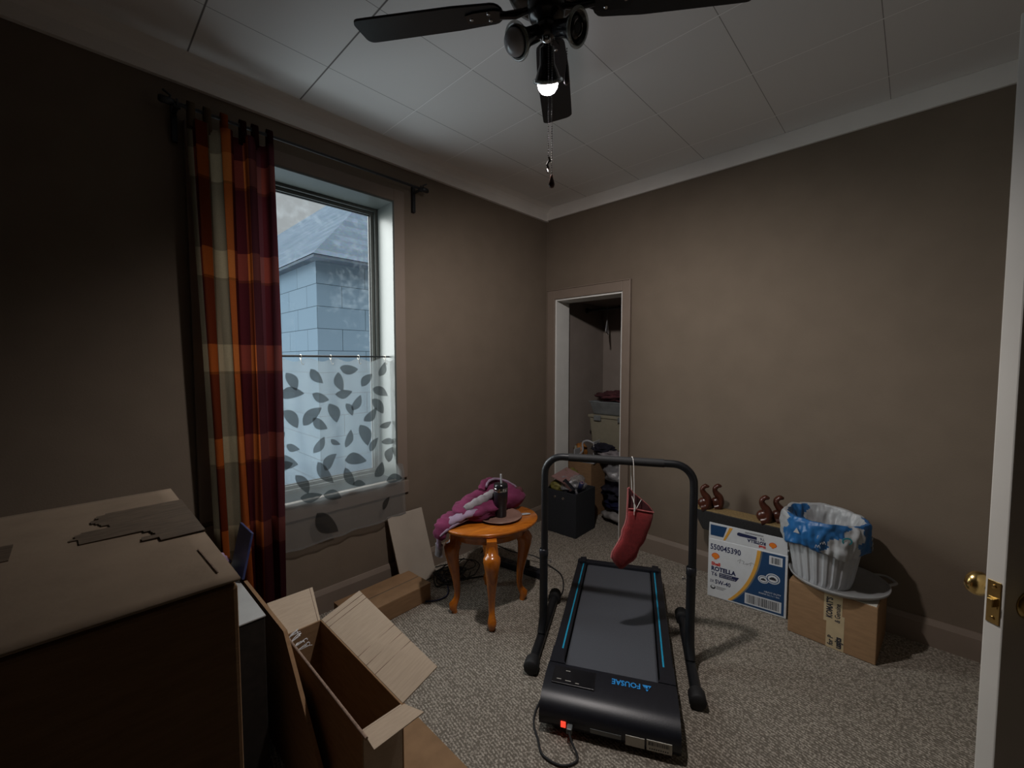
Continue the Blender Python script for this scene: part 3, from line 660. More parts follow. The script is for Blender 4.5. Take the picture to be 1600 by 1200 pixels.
mb = MB(); mb.lathe([(.010, -.024), (.014, -.030), (.012, -.040), (0, -.044)], 20, X=T(*kit)); mb.build('fitter_cap', 'chrome', t)
def lamp_head(dvec, length, lit):
    dv = Vector(dvec).normalized(); z = dv; X = dv.to_track_quat('Z', 'Y').to_matrix().to_4x4(); X.translation = kit+dv*.012
    lh = bpy.data.objects.new('lamp_head', None); COL.objects.link(lh); lh.parent = t; lh.matrix_local = X
    s = length
    MB().lathe([(0, .01), (.012, .012), (.013, s*.22), (.023, s*.26), (.025, s*.62), (.036, s*.80), (.043, s*.95), (.044, s), (.040, s), (.036, s*.93), (.0, s*.86)], 32).build('lamp_can', 'blackgloss', lh)
    mb = MB(); mb.lathe([(.0455+.006*math.cos(q), s*.97+.006*math.sin(q)) for q in [R(v) for v in range(0, 361, 30)]], 36); mb.build('glass_ring', 'ringglass', lh)
    if lit == 2:
        mb = MB(); mb.lathe([(.030, s*.9), (.034, s*1.03)], 32, 1); mb.lathe([(.034, s*1.03), (.035, s*1.07), (.032, s*1.17), (.022, s*1.27), (.010, s*1.31), (0, s*1.32)], 32, 0); mb.build('bulb', ['bulbon', 'bulbneck'], lh)
    elif lit == 1:
        mb = MB(); mb.lathe([(.030, s*.9), (.036, s*1.0), (.037, s*1.06), (.032, s*1.17), (.020, s*1.25), (0, s*1.28)], 32); mb.build('bulb', 'bulboff', lh)
    else:
        mb = MB(); mb.lathe([(.030, s*.9), (.030, s*.97), (.010, s*.965), (0, s*.965)], 32, 0); mb.tube([(.021*math.cos(R(q)), .021*math.sin(R(q)), s*.98) for q in range(-60, 70, 12)], .0012, 6, 1); mb.tube([(.021*math.cos(R(q)), .021*math.sin(R(q)), s*.98) for q in range(130, 200, 12)], .0012, 6, 1); mb.build('socket', ['blackgloss', 'chrome'], lh)  # chrome arcs stand in for reflections on the dark unlit bulb
    return kit+dv*(.012+s*1.2)
lamp_head(-rt*.104-fw*.060+Vector((0, 0, -.085)), .125, 1)
lamp_head(rt*.100-fw*.080+Vector((0, 0, -.055)), .115, 0)
pL = lamp_head(fw*.105+rt*.014+Vector((0, 0, -.125)), .125, 2)
# the lit bulb's light
ld = bpy.data.lights.new('bulb_light', 'SPOT'); ld.energy = 29; ld.color = (1, .93, .90); ld.spot_size = R(166); ld.spot_blend = .7; ld.shadow_soft_size = .035
lo = bpy.data.objects.new('bulb_light', ld); COL.objects.link(lo); lo.location = pL+Vector((AX, AY, ZC))+Vector((.02, .02, -.03)); lo.rotation_euler = (fw*.42+rt*.11+Vector((0, 0, -.9))).to_track_quat('-Z', 'Y').to_euler()
def chain(x, f, z0, z1, knob):
    base = rt*x+fw*f; mb = MB(); n = int((z0-z1)/.0075)
    for i in range(n):
        z = z0-(z0-z1)*i/n; mb.lathe([(0, .0022), (.0016, .0014), (.0022, 0), (.0016, -.0014), (0, -.0022)], 6, X=T(base.x, base.y, z))
    mb.tube([(base.x, base.y, z0), (base.x, base.y, z1)], .0006, 4)
    c = mb.build('pull_chain', 'chain', t)
    mb = MB()
    if knob == 'bulb': mb.lathe([(0, 0), (.004, -.001), (.005, -.012), (.009, -.024), (.010, -.032), (.007, -.040), (0, -.042)], 16, X=T(base.x, base.y, z1))
    elif knob == 'fan':
        for q in range(4): mb.tube([(base.x+random.uniform(-.006, .006), base.y+random.uniform(-.006, .006), z1-.012*q), (base.x+random.uniform(-.008, .008), base.y+random.uniform(-.008, .008), z1-.012*q-.014)], .0035, 6)
    else: mb.lathe([(0, 0), (.003, -.002), (.005, -.02), (.009, -.045), (.009, -.055), (.005, -.062), (0, -.063)], 16, X=T(base.x, base.y, z1))
    mb.build('pull_knob', {'bulb': 'woodhook', 'fan': 'chain', 'drop': 'chain'}[knob], c)
chain(.018, -.008, -.285, 2.00-ZC, 'bulb'); chain(.007, -.004, -.285, 2.055-ZC, 'fan'); chain(.068, .02, -.29, 2.36-ZC, 'drop')

# ------------------------------------------------------------------ treadmill
t = thing('walking_treadmill', 'black folding walking treadmill with blue edge stripes and a bent handrail', 'treadmill', (1.835, 1.042, 0), 27.6)
mb = MB()
for s in (1, -1):
    a, b = sorted((s*.2525, s*.195)); a2, b2 = sorted((s*.2525, s*.19))
    mb.box((-.46, a, .045), (.565, b, .118))
mb.box((.535, -.2525, .050), (.575, .2525, .128)); 
mb.build('side_rail', 'plastic', t, bevel=.006)
for s in (1, -1):
    mb = MB(); a, b = sorted((s*.200, s*.238)); mb.box((.520, a, .118), (.582, b, .136)); mb.build('end_cap', 'plastic', t, bevel=.003)
for s in (1, -1): MB().box((-.375, s*.2125-.0035, .1175), (.53, s*.2125+.0035, .1192)).build('blue_stripe', 'cyan', t)
mb = MB(); mb.box((-.45, -.19, .06), (.56, .19, .108)); mb.build('belt', 'beltmat', t, bevel=.01)
hp = [(-.61, .030)]+[(p.x, p.y) for p in smooth_path([(-.613, .045, 0), (-.615, .068, 0), (-.604, .095, 0), (-.578, .115, 0), (-.540, .127, 0), (-.46, .133, 0), (-.410, .128, 0), (-.395, .110, 0)], 4)]+[(-.395, .03)]
mb = MB(); mb.prism([(x, z) for x, z in hp], .505, sm=True, X=frame((0, .2525, 0), (1, 0, 0), (0, 0, 1)))
mb.v = [(x, y, z) for x, y, z in mb.v]
hood = mb.build('motor_cover', 'plastic', t)
for s in (1, -1): MB().prism([(x, y*s) for x, y in [(-.40, .2525), (-.30, .2525), (-.31, .205), (-.385, .192), (-.40, .185)]][::s], .013, z0=.112).build('cover_lip', 'plastic', t, bevel=.003)
ztop = .1338
def ztp(x):   # top of the cover at local x
    pr = [(-.615, .065), (-.605, .095), (-.580, .115), (-.540, .127), (-.46, .133), (-.410, .128)]
    for (a, za), (b, zb) in zip(pr, pr[1:]):
        if a <= x <= b: return za+(zb-za)*(x-a)/(b-a)
    return .133
mb = MB(); mb.box((-.525, .055, .124), (-.432, .222, .1345)); mb.build('control_panel', 'blackgloss', t, bevel=.002)
for (x, y, w2) in ((-.455, .165, .018), (-.505, .195, .018), (-.508, .158, .022), (-.512, .122, .014)): MB().box((x, y-w2/2, .1345), (x+.0025, y+w2/2, .135)).build('display_mark', 'label', t)
Xt = frame((-.455, .012-.02, .1342), (0, 1, 0), (-1, 0, 0))
mb = MB(); Xt = frame((-.462, -.118, .1342), (0, 1, 0), (-1, 0, 0))
mb.text('FOUSAE', .036, frame((-.446, -.118, .1350), (-.010, 1, 0), (-1, 0, -.055)), bold=.0008, ext=.0008, sx=.84)
Xl = frame((-.446, -.158, .1350), (-.01, 1, 0), (-1, 0, -.055))
mb.prism([(0, 0), (.034, 0), (.017, .030)], .0008, X=Xl); 
mb.build('brand_lettering', 'blueink', t)
mb = MB(); mb.prism([(.008, .006), (.014, .006), (.014, .016), (.022, .016), (.022, .012), (.026, .006), (.024, .020), (.010, .020)], .0006, X=Xl @ T(0, 0, .0006)); mb.build('logo_cutout', 'plastic', t)
# front face: lamp switch, plug, labels
mb = MB(); mb.box((-.620, .150, .040), (-.612, .168, .060)); mb.build('power_switch', 'led', t)
mb = MB(); mb.box((-.6175, -.130, .030), (-.6125, -.065, .066)); mb.box((-.6175, -.222, .030), (-.6125, -.137, .068))
for i in range(22):
    y = -.143-i*.0033; wd = random.choice((.0008, .0012, .002)); mb.box((-.6181, y-wd, .050), (-.6174, y, .063), 1)
for i in range(9): mb.box((-.6181, -.150-i*.0075, .036), (-.6174, -.146-i*.0075, .040), 1)
mb.build('rating_label', ['label', 'barcode'], t)
MB().box((-.6172, -.05, .042), (-.6125, .06, .058)).build('warning_strip', 'tin', t)
for s in (.20, -.20): MB().tube([(-.555, s-.012, .018), (-.555, s+.012, .018)], .018, 16).build('wheel', 'rubber', t)
for s in (.21, -.21): MB().lathe([(0, 0), (.016, 0), (.014, .05)], 14, X=T(.50, s, 0)).build('rear_foot', 'rubber', t)
# plug and mains lead of the treadmill
mb = MB(); mb.box((-.640, .124, .036), (-.612, .144, .056)); plug = mb.build('power_plug', 'tin', t, bevel=.003)
pts = smooth_path([(-.640, .134, .046), (-.662, .120, .030), (-.700, .095, .008), (-.735, .145, .006), (-.715, .215, .006), (-.66, .245, .006), (-.600, .275, .006), (-.54, .282, .006), (-.48, .275, .006)], 8)
MB().tube(pts, .0042, 8).build('power_lead', 'rubber', t)
# handrail frame: two floor tubes, two uprights, bent top bar
ys = .345; xb = -.07; rt_ = .0175
for s in (1, -1):
    yb = s*ys+.0035
    mb = MB().tube([(-.33, yb, .030), (.25, yb, .030)], .0225, 16); mb.build('floor_tube', 'black', t)
    for xx in (-.355, .225):
        mb = MB(); mb.lathe([(0, 0), (.030, 0), (.034, .008), (.034, .052), (.030, .06), (0, .06)], 20, X=T(xx, yb, .034) @ RY(90)); mb.build('foot_cap', 'rubber', t)
    MB().tube([(xb-.05, yb, .045), (xb-.008, yb, .10), (xb, yb, .16), (xb, yb, .44)], .0205, 16).build('lower_post', 'black', t)
    mb = MB(); mb.lathe([(.0205, -.01), (.0225, -.008), (.0225, .025), (.0185, .028)], 18, X=T(xb, yb, .43)); mb.build('collar', 'plastic', t)
    mb = MB(); mb.tube([(xb, yb-s*.02, .40), (xb, yb-s*.034, .40)], .004, 8); mb.lathe([(0, 0), (.010, 0), (.010, .006), (0, .006)], 12, X=T(xb, yb-s*.032, .40) @ RX(90*s)); mb.build('height_knob', 'chrome', t)
pts = [(xb, ys, .44), (xb, ys, .82)]
for q in range(1, 9):
    a = R(90*q/8); pts.append((xb, ys-.09+.09*math.cos(a), .84+.09*math.sin(a)))
top = [(xb, -y, z) for x, y, z in pts[::-1]]
MB().tube(pts+top, rt_, 16).build('top_bar', 'black', t)
MB().tube([(xb, .225, .93), (xb, -.215, .93)], .0195, 16).build('foam_grip', 'rubber', t)

# ---- sock hanging on a string over the bar
oB = Vector((1.835, 1.042, 0)); av = Vector((math.cos(R(27.6)), math.sin(R(27.6)), 0)); nv = Vector((-math.sin(R(27.6)), math.cos(R(27.6)), 0))
bp_ = oB+av*xb+nv*(-.073)
t = thing('hanging_sock', 'red knitted sock hanging by a white string from the treadmill bar', 'sock', (bp_.x, bp_.y, .93)) ; t.location = bp_+Vector((0, 0, .93))
rtv = Vector((.691, -.723, 0)); Xs = frame((-.026*fw.x, -.026*fw.y, 0), rtv, (0, 0, 1))
K = 1/335
def so(px_, py_): return ((px_-987)*K, -(py_-717)*K)
sock = [so(*p) for p in [(979, 789), (989, 789), (999, 791), (1010, 793), (1019, 795), (1018, 806), (1015, 818), (1011, 828), (1008, 838), (1005, 845), (999, 852), (996, 861), (994, 868), (989, 874), (981, 879), (976, 884), (972, 887), (967, 886), (962, 881), (957, 875), (954, 868), (955, 860), (959, 852), (964, 844), (968, 838), (970, 829), (972, 820), (976, 812), (978, 802)]]
MB().pillow(sock, .034, X=Xs).build('sock_leg', 'red', t)
cuff = [so(*p) for p in [(980, 758), (983, 757), (988, 766), (1000, 776), (1010, 784), (1019, 793), (1019, 796), (999, 792), (979, 790)]]
MB().prism(cuff, .004, X=Xs @ T(0, 0, -.012)).build('cuff', 'maroon', t)
mb = MB(); ed = [(979, 757), (979, 775), (978, 792), (978, 803), (975, 815), (971, 824), (970, 832), (967, 840), (961, 850), (956, 859), (954, 869)]
mb.tube([Xs @ Vector((*so(*p), 0)) for p in ed], [.0042+.0012*(i % 2) for i in range(len(ed))], 8)
mb.tube([Xs @ Vector((*so(*p), .008)) for p in [(979, 789), (990, 790), (1005, 793), (1019, 795)]], .003, 8)
mb.tube([Xs @ Vector((*so(*p), -.010)) for p in [(981, 757), (988, 766), (1003, 778), (1012, 786), (1019, 795)]], .003, 8)
mb.build('knit_edge', 'redd', t)
mb = MB(); mb.tube([Xs @ Vector((0, -.24, .020)), Xs @ Vector((0, -.10, .012)), Xs @ Vector((0, -.01, .0)), Xs @ Vector((0, .015, -.012)), Xs @ Vector((0, .022, -.026)), Xs @ Vector((0, .012, -.046)), Xs @ Vector((0, -.02, -.050)), Xs @ Vector((-.002, -.14, -.016))], .0014, 6)
mb.tube([Xs @ Vector((*so(985, 770), .0)), Xs @ Vector((*so(989, 784), .014)), Xs @ Vector((*so(988, 792), .018))], .0022, 6)
mb.tube([Xs @ Vector((*so(1000, 776), -.004)), Xs @ Vector((*so(991, 788), .014))], .0014, 6)
mb.build('string', 'string', t)

# ------------------------------------------------------------------ side table
TA = -24.0
t = thing('side_table', 'oval honey-coloured wooden side table on four cabriole legs', 'table', (1.63, 1.735, 0), TA)
ra, rb = .285, .232; zt = .50
mb = MB(); mb.lathe([(0, zt), (.985, zt), (.997, zt-.003), (1.0, zt-.010), (.985, zt-.017), (.965, zt-.022), (.95, zt-.026), (0, zt-.026)], 72, sq=(ra, rb)); mb.build('tabletop', 'oak', t)
mb = MB(); mb.lathe([(.80, zt-.026), (.80, zt-.080), (.74, zt-.080), (.74, zt-.026)], 72, sq=(ra*.93, rb*.93)); mb.build('apron', 'oak', t)
Ri = Matrix.Rotation(R(-TA), 3, 'Z')
for wx, wy in ((1.452, 1.530), (1.415, 1.815), (1.795, 1.615), (1.765, 1.905)):
    p = Ri @ Vector((wx-1.63, wy-1.735, 0)); dr = p.normalized(); tp = p*.92
    mb = MB(); path = [(.445, -.004, .031), (.400, .0, .035), (.385, .006, .045), (.372, .012, .046), (.34, .012, .040), (.30, .008, .034), (.24, .001, .027), (.18, -.006, .0215), (.12, -.010, .0175), (.085, -.008, .0165), (.065, -.002, .0185), (.045, .008, .0245), (.028, .008, .0225), (.014, .004, .017), (.0, .002, .016)]
    mb.tube([tuple(tp+dr*(o*1.4)+Vector((0, 0, z))) for z, o, r in path], [r for z, o, r in path], 16)
    a = math.atan2(dr.y, dr.x); mb.box((-.026, -.026, .388), (.026, .026, .476), X=T(tp.x-dr.x*.004, tp.y-dr.y*.004, 0) @ Matrix.Rotation(a, 4, 'Z'))
    mb.build('leg', 'oak', t)
# plate, cup and litter on the table
t2 = tag(MB().lathe([(0, .003), (.075, .003), (.085, .006), (.118, .014), (.128, .017), (.130, .0145), (.120, .009), (.088, .0), (0, 0)], 48).build('plate', 'plate', loc=(1.675, 1.70, zt)), 'round pinkish glass plate on the oval side table', 'plate')
t = thing('tumbler', 'black travel tumbler with a steel band and a pale straw', 'cup', (1.690, 1.705, zt+.0035))
MB().lathe([(0, 0), (.030, 0), (.033, .004), (.0345, .075), (.0385, .080), (.041, .150)], 36).build('cup_body', 'plastic', t)
MB().lathe([(.0412, .150), (.0415, .152), (.0415, .168), (.0405, .170)], 36).build('steel_band', 'chrome', t)
MB().lathe([(.0405, .170), (.041, .178), (.038, .190), (.030, .193), (0, .193)], 36).build('lid', 'blackgloss', t)
MB().tube([(.006, .0, .18), (.001, .0, .245)], .0055, 12).build('straw', 'whiteplastic', t)
tag(MB().pillow([(-.04, -.008), (-.03, -.014), (.0, -.013), (.04, -.008), (.045, .002), (.03, .012), (0, .013), (-.035, .006)], .008, X=RZ(-32)).build('tissue_scrap', 'whiteplastic', loc=(1.800, 1.630, zt+.004)), 'long white scrap near the right rim of the side table', 'scrap', 'white scraps on the side table')
tag(MB().pillow([(-.02, -.012), (.01, -.014), (.024, 0), (.012, .012), (-.012, .010)], .007, X=RZ(-30)).build('tissue_scrap', 'whiteplastic', loc=(1.735, 1.610, zt+.0035)), 'small white scrap at the front of the side table', 'scrap', 'white scraps on the side table')

# heap of clothes
t = thing('magenta_sweater', 'crumpled magenta fleece sweater heaped on the side table', 'clothing', (1.60, 1.86, zt))
mb = MB(); mb.blob((.20, -.045, .062), (.150, .11, .075), 3, .30, 2.2, floor=.002); mb.blob((.02, -.04, .045), (.17, .12, .055), 5, .35, 2.5, floor=.002)
mb.build('sweater_body', 'magenta', t)
mb = MB(); P = lambda *a: smooth_path(a, 6)
def fold(mb, pts, r, flat=.6, mi=0):
    p = P(*pts); n = len(p); mb.tube(p, [r*(.55+.45*math.sin(math.pi*min(1, max(0, i/(n-1)*.86+.07))))*(1+.12*math.sin(i*1.7)) for i in range(n)], 12, mi, flat=flat)
fold(mb, [(.16, .0, .11), (.04, .01, .10), (-.08, -.01, .07), (-.12, -.05, .04)], .040)
fold(mb, [(-.12, .02, .03), (-.19, -.02, .025), (-.25, -.05, .005), (-.275, -.045, -.05)], .050, .45)
fold(mb, [(.30, -.02, .11), (.24, .05, .14), (.14, .03, .15), (.07, -.01, .13)], .030)
mb.build('sleeve', 'magenta', t)
mb = MB(); fold(mb, [(.33, -.10, .03), (.355, -.04, .08), (.30, .0, .13), (.22, .02, .16), (.14, .0, .165), (.09, -.03, .15)], .009, 1)
mb.build('pale_hem', 'lilac', t); mb = MB(); fold(mb, [(-.10, -.11, .03), (-.18, -.10, .02), (-.25, -.09, .0), (-.28, -.07, -.03)], .007, 1)
mb.build('pale_hem', 'lilac', t)
mb = MB(); mb.blob((.30, -.09, .065), (.045, .035, .045), 8, .3, 2); mb.build('dark_lining', 'maroon', t)
t = thing('lilac_shirt', 'lilac shirt whose sleeve hangs over the left table edge', 'clothing', (1.55, 1.80, zt))
mb = MB(); fold(mb, [(.16, -.03, .055), (.06, -.05, .060), (-.05, -.035, .055), (-.13, .0, .030), (-.175, .03, .008), (-.195, .045, -.055), (-.195, .047, -.12)], .042, .42)
mb.build('shirt_sleeve', 'lilac', t)
mb = MB(); mb.tube([(-.195, .047, -.10), (-.196, .048, -.125), (-.197, .049, -.165)], [.030, .027, .030], 14, flat=.5); mb.build('cuff', 'greyprint', t)
mb = MB(); fold(mb, [(.17, .0, .12), (.10, -.015, .105), (.02, -.02, .095), (-.06, -.01, .075)], .032, .7); mb.build('printed_band', 'greyprint', t)

# ------------------------------------------------------------------ cords and power strip under / behind the table
t = thing('power_strip', 'long black power strip lying on the carpet behind the side table', 'power strip', (2.02, 1.86, 0), -80)
MB().box((-.20, -.030, .002), (.20, .030, .045)).build('strip_body', 'plastic', t, bevel=.005)
for i in range(5): MB().box((-.15+i*.065, -.014, .045), (-.12+i*.065, .014, .048)).build('socket', 'blackgloss', t)
mb = MB(); mb.box((.02, -.02, .048), (.07, .02, .085)); mb.build('plug_block', 'rubber', t, bevel=.004)
def cable(name, label, pts, r=.004, m='rubber'):
    return tag(MB().tube(smooth_path(pts, 8), r, 8).build(name, m), label, 'cable')
cable('power_cable', 'black cable arching from the wall past the right rear table leg', [(1.98, 2.20, .03), (2.02, 2.12, .10), (2.10, 2.00, .06), (2.17, 1.86, .05), (2.20, 1.76, .012), (2.16, 1.62, .006), (2.02, 1.50, .006), (1.90, 1.46, .01)])
cable('power_cable', 'thin dark cable curving from the long low carton to behind the left table leg', [(1.36, 2.02, .006), (1.42, 1.97, .005), (1.50, 1.97, .005), (1.57, 2.06, .005), (1.60, 2.17, .006), (1.585, 2.27, .03)], .0036, 'navybook')
cable('power_cable', 'black cable running left from the power strip under the table', [(1.98, 2.06, .03), (1.93, 2.05, .006), (1.84, 1.97, .005), (1.76, 2.00, .005), (1.66, 2.07, .006), (1.60, 2.10, .006)])
mb = MB(); rnd = random.Random(4)
for k in range(9):
    c0 = Vector((1.66+rnd.uniform(-.07, .10), 2.13+rnd.uniform(-.06, .05), .006)); pts = []
    for q in range(9):
        a = q*.9+k; rr = .05+.05*rnd.random(); pts.append((c0.x+rr*math.cos(a)*1.2, min(2.30, c0.y+rr*math.sin(a)), .006+rnd.random()*.05))
    mb.tube(smooth_path(pts, 4), .0036, 6)
tag(mb.build('tangled_cord', 'rubber'), 'tangle of thin black cord on the carpet beneath the side table', 'cord')

# ------------------------------------------------------------------ boards and low carton below the window
def board(name, label, corners, th, m):
    v = [Vector(c) for c in corners]; n = (v[1]-v[0]).cross(v[3]-v[0]).normalized()*th
    mb = MB(); mb.quad8([v[0], v[1], v[2], v[3], v[0]+n, v[1]+n, v[2]+n, v[3]+n]); return tag(mb.build(name, m, bevel=.002), label, 'board')
board('leaning_board', 'pale fibreboard sheet leaning on the wall below the window', [(1.345, 2.215, .004), (1.595, 2.215, .004), (1.555, 2.318, .440), (1.305, 2.318, .440)], .012, 'board')
def carton(name, label, lo, hi, rz=0, loc=(0, 0, 0), mats=('card', 'cardtop', 'cardedge'), seam=None, bev=.003):
    t = thing(name, label, 'box', loc, rz); mb = MB(); mb.box(lo, hi); mb.build('carton_body', mats[0], t, bevel=bev)
    return t
t = carton('low_carton', 'long low brown cardboard carton on the carpet under the window', (-.235, -.115, 0), (.235, .115, .098), 2, (1.170, 2.115, .001))
MB().box((-.234, -.003, .098), (.234, .003, .0995)).build('lid_seam', 'tape', t)
MB().box((-.236, -.114, .0985), (.236, -.004, .1000)).build('lid_flap', 'card', t); MB().box((-.236, .004, .0985), (.236, .114, .1000)).build('lid_flap', 'card', t)

# ------------------------------------------------------------------ cardboard boxes at the left
t = thing('moving_box', 'big taped cardboard box in the near left corner', 'box', (-.16, .955, 0))
# four walls and lid with slightly bowed lid
zb1 = 1.10; hx0, hx1, hy = -.36, .308, .292
MB().box((hx0, -hy, .55), (hx1, hy, zb1-.006)).build('box_wall', 'card', t, bevel=.006)
mb = MB().grid(lambda u, v: (hx0-.002+(hx1-hx0+.004)*u, -hy-.002+(2*hy+.004)*v, zb1+.001+.003*math.sin(math.pi*u)*math.sin(math.pi*v)), 24, 24)
mb.build('lid', 'cardtop', t, solid=.004)
# torn brown tape, two pieces with ragged ends
mb = MB(); rnd = random.Random(2)
def ragged(x0, x1, y0, y1, rag_left, n=26):
    for i in range(n):
        ya = y0+(y1-y0)*i/n; yb = y0+(y1-y0)*(i+1)/n; xa = x0+rag_left(i/n)+rnd.uniform(-.012, .012)
        z = zb1+.0062; mb.box((xa, ya, z-.001), (x1, yb+.0002, z+.0008))
ragged(.185, hx1+.003, -.070, .162, lambda q: (.055 if q < .30 else (-.03 if q < .55 else .0)))
mb.box((hx1+.0005, -.070, zb1-.07), (hx1+.0035, .162, zb1+.005)); mb.build('torn_tape', 'tape', t)
mb = MB(); ragged(hx0+.01, .085, .0, .08, lambda q: 0); mb.build('torn_tape', 'tape', t)
MB().box((-.0008, -.055, zb1+.0040), (.0008, .055, zb1+.0052), X=T(.289, -.205, 0) @ RZ(2)).build('crease', 'cardedge', t)
MB().box((-.36, -.29, 0), (.305, .29, .548)).build('lower_case', 'card', t, bevel=.005)
t['label'] = 'big tall cardboard box with torn brown tape, nearest the camera'

t = thing('grey_topped_box', 'dark-sided box with a pale grey top squeezed behind the big box', 'box', (.285, 1.725, 0))
MB().box((-.26, -.27, .002), (.108, .27, .594)).build('carton_body', 'darkcarton', t, bevel=.003)
MB().box((-.262, -.272, .594), (.110, .272, .600)).build('lid', 'cardgrey', t, bevel=.002)

tag(MB().prism([(1.22, .003), (1.98, .003), (1.97, .494), (1.50, .494), (1.22, .20)], .012, X=frame((.458, 0, 0), (0, 1, 0), (0, 0, 1))).build('cardboard_sheet', 'card', bevel=.003), 'narrow folded cardboard sheet standing behind the open box', 'cardboard')
tag(MB().box((.60, .86, .0005), (.885, 1.50, .012)).build('flat_cardboard', 'card', bevel=.002), 'flattened brown cardboard on the carpet beside the open box', 'cardboard')

t = thing('open_box', 'tall narrow open cardboard box with its flaps folded out', 'box', (.57, 1.33, 0))
zr = .405; bx0, bx1, by0, by1 = -.070, .060, -.292, .290; tk = .006
mb = MB(); mb.box((bx0, by0, .013), (bx0+tk, by1, zr)); mb.build('side_wall', 'card', t, bevel=.002)
mb = MB(); mb.box((bx1-tk, by0, .013), (bx1, by1, zr)); mb.build('side_wall', 'card', t, bevel=.002)
mb = MB(); mb.box((bx0+tk, by0, .013), (bx1-tk, by0+tk, zr)); mb.build('end_wall', 'cardin', t)
mb = MB(); mb.box((bx0+tk, by1-tk, .013), (bx1-tk, by1, zr)); mb.build('end_wall', 'card', t)
mb = MB(); mb.box((bx0+tk, by0+tk, .013), (bx1-tk, by1-tk, .019)); mb.build('box_bottom', 'card', t)
def flap(name, p, m='cardin', creases=()):
    v = [Vector(q) for q in p]; n = (v[1]-v[0]).cross(v[3]-v[0]).normalized()*.004
    if n.z > 0: n = -n
    mb = MB(); mb.quad8([v[0]+n, v[1]+n, v[2]+n, v[3]+n, v[0], v[1], v[2], v[3]] )
    for c in creases:
        a = v[0].lerp(v[1], c); b = v[3].lerp(v[2], c); mb.tube([a-n*.2, b-n*.2], .0012, 5, 1)
    return mb.build(name, [m, 'cardedge'], t, bevel=.001)
flap('right_flap', [(bx1, by1, zr), (bx1, by0+.005, zr), (bx1+.120, by0+.0, zr+.048), (bx1+.155, by1+.0, zr+.052)], creases=(.06, .12, .52, .62, .72))
flap('far_flap', [(bx0, by1, zr), (bx1-.004, by1, zr), (bx1+.035, by1+.175, zr+.048), (bx0-.005, by1+.185, zr+.046)], creases=(.93,))
flap('near_flap', [(bx1+.002, by0, zr), (bx0+.004, by0-.0, zr), (bx0+.002, by0-.066, zr-.006), (bx1+.030, by0-.060, zr-.006)])
mb = MB(); mb.tube([(bx0, by0-.03, zr+.002), (bx0, by1, zr+.003)], .0045, 8); mb.build('rolled_edge', 'cardedge', t)
mb = MB()
for (y, s) in ((.255, 1), (.225, .8), (.19, .9), (.165, .6)):
    for q in range(4): mb.tube(smooth_path([(bx0, y, zr+.004), (bx0+.01+.008*q, y+rnd.uniform(-.01, .01), zr+.008+.004*q), (bx0+.02+rnd.uniform(0, .02), y+rnd.uniform(-.025, .015), zr+.006+rnd.uniform(0, .012))], 3), .0022*s, 5)
mb.build('torn_clear_tape', 'cleartape', t)

# things peeping out between the boxes and the curtain
tag(MB().box((-.004, -.075, 0), (.004, .075, .165), X=RY(12)).build('picture_book', 'navybook', loc=(.400, 1.80, .612), bevel=.001), 'dark blue book with a pale edge standing behind the big box', 'book')
tag(MB().blob((0, 0, .035), (.055, .05, .055), 2, .25, 3, floor=0).build('wrapped_pack', 'purplepack', loc=(.330, 1.83, .602)), 'crumpled white and purple package between the big box and the curtain', 'package')

# ------------------------------------------------------------------ oil carton
rzq = math.degrees(math.atan2(-.394, .047))     # direction of the front face from left to right
t = thing('oil_carton', 'white and blue motor oil carton with its top flap standing up', 'box', (2.581, .848, 0))
fx = Vector((.047, -.394, 0)).normalized(); fn = Vector((0, 0, 1)).cross(fx)     # fn points into the wall
Xo = frame((0, 0, 0), fx, (0, 0, 1))            # local x along the face, y up, z out of the face
Wd, Hh, Dp = .397, .352, .235
mb = MB(); mb.box((0, .002, -Dp), (Wd, Hh, 0), X=Xo); mb.build('carton_body', 'oilwhite', t, bevel=.003)
def E_(cx, cy, rx, ry, n=24): return [(cx+rx*math.cos(2*math.pi*i/n), cy+ry*math.sin(2*math.pi*i/n)) for i in range(n)]
def arc(a, b, w0, w1, n=14):     # band between quadratic curve a->b
    L_, R_ = [], []
    for i in range(n+1):
        q = i/n; x = a[0]*(1-q)**2+2*a[2][0]*q*(1-q)+b[0]*q*q; y = a[1]*(1-q)**2+2*a[2][1]*q*(1-q)+b[1]*q*q
        wv = w0+(w1-w0)*q; L_.append((x, y)); R_.append((x+wv, y))
    return L_, R_
def scallop(mb, cx, cy, r, X, flipy=1):
    mb.prism([(cx+x*r, cy+y*r*flipy) for x, y in [(-.35, -.95), (-.3, -.7), (-.8, -.45), (-1.05, .0), (-.9, .45), (-.5, .8), (0, .95), (.5, .8), (.9, .45), (1.05, 0), (.8, -.45), (.3, -.7), (.35, -.95)]][::1 if flipy > 0 else -1], .0006, 4, X=X)
    mb.prism([(cx+x*r*.86, cy+y*r*.86*flipy) for x, y in [(-.35, -.95), (-.3, -.7), (-.8, -.45), (-1.05, .0), (-.9, .45), (-.5, .8), (0, .95), (.5, .8), (.9, .45), (1.05, 0), (.8, -.45), (.3, -.7), (.35, -.95)]][::1 if flipy > 0 else -1], .0010, 3, X=X)
mb = MB()
mt = ['oilwhite', 'oilblue', 'navy', 'orange', 'redink', 'gold', 'barcode', 'tin']
Lc, Rc = arc((.278, .345, (.262, .14)), (.135, .012), 0, 0)
mb.prism(Lc[::-1]+[(.385, .012), (.385, .345)][::1], .0006, 1, X=Xo) if 0 else mb.prism([(.385, .345)]+Lc+[(.385, .012)], .0006, 1, X=Xo)
a1 = [(x-.026, y) for x, y in Lc]; a2 = [(x-.008, y) for x, y in Lc]
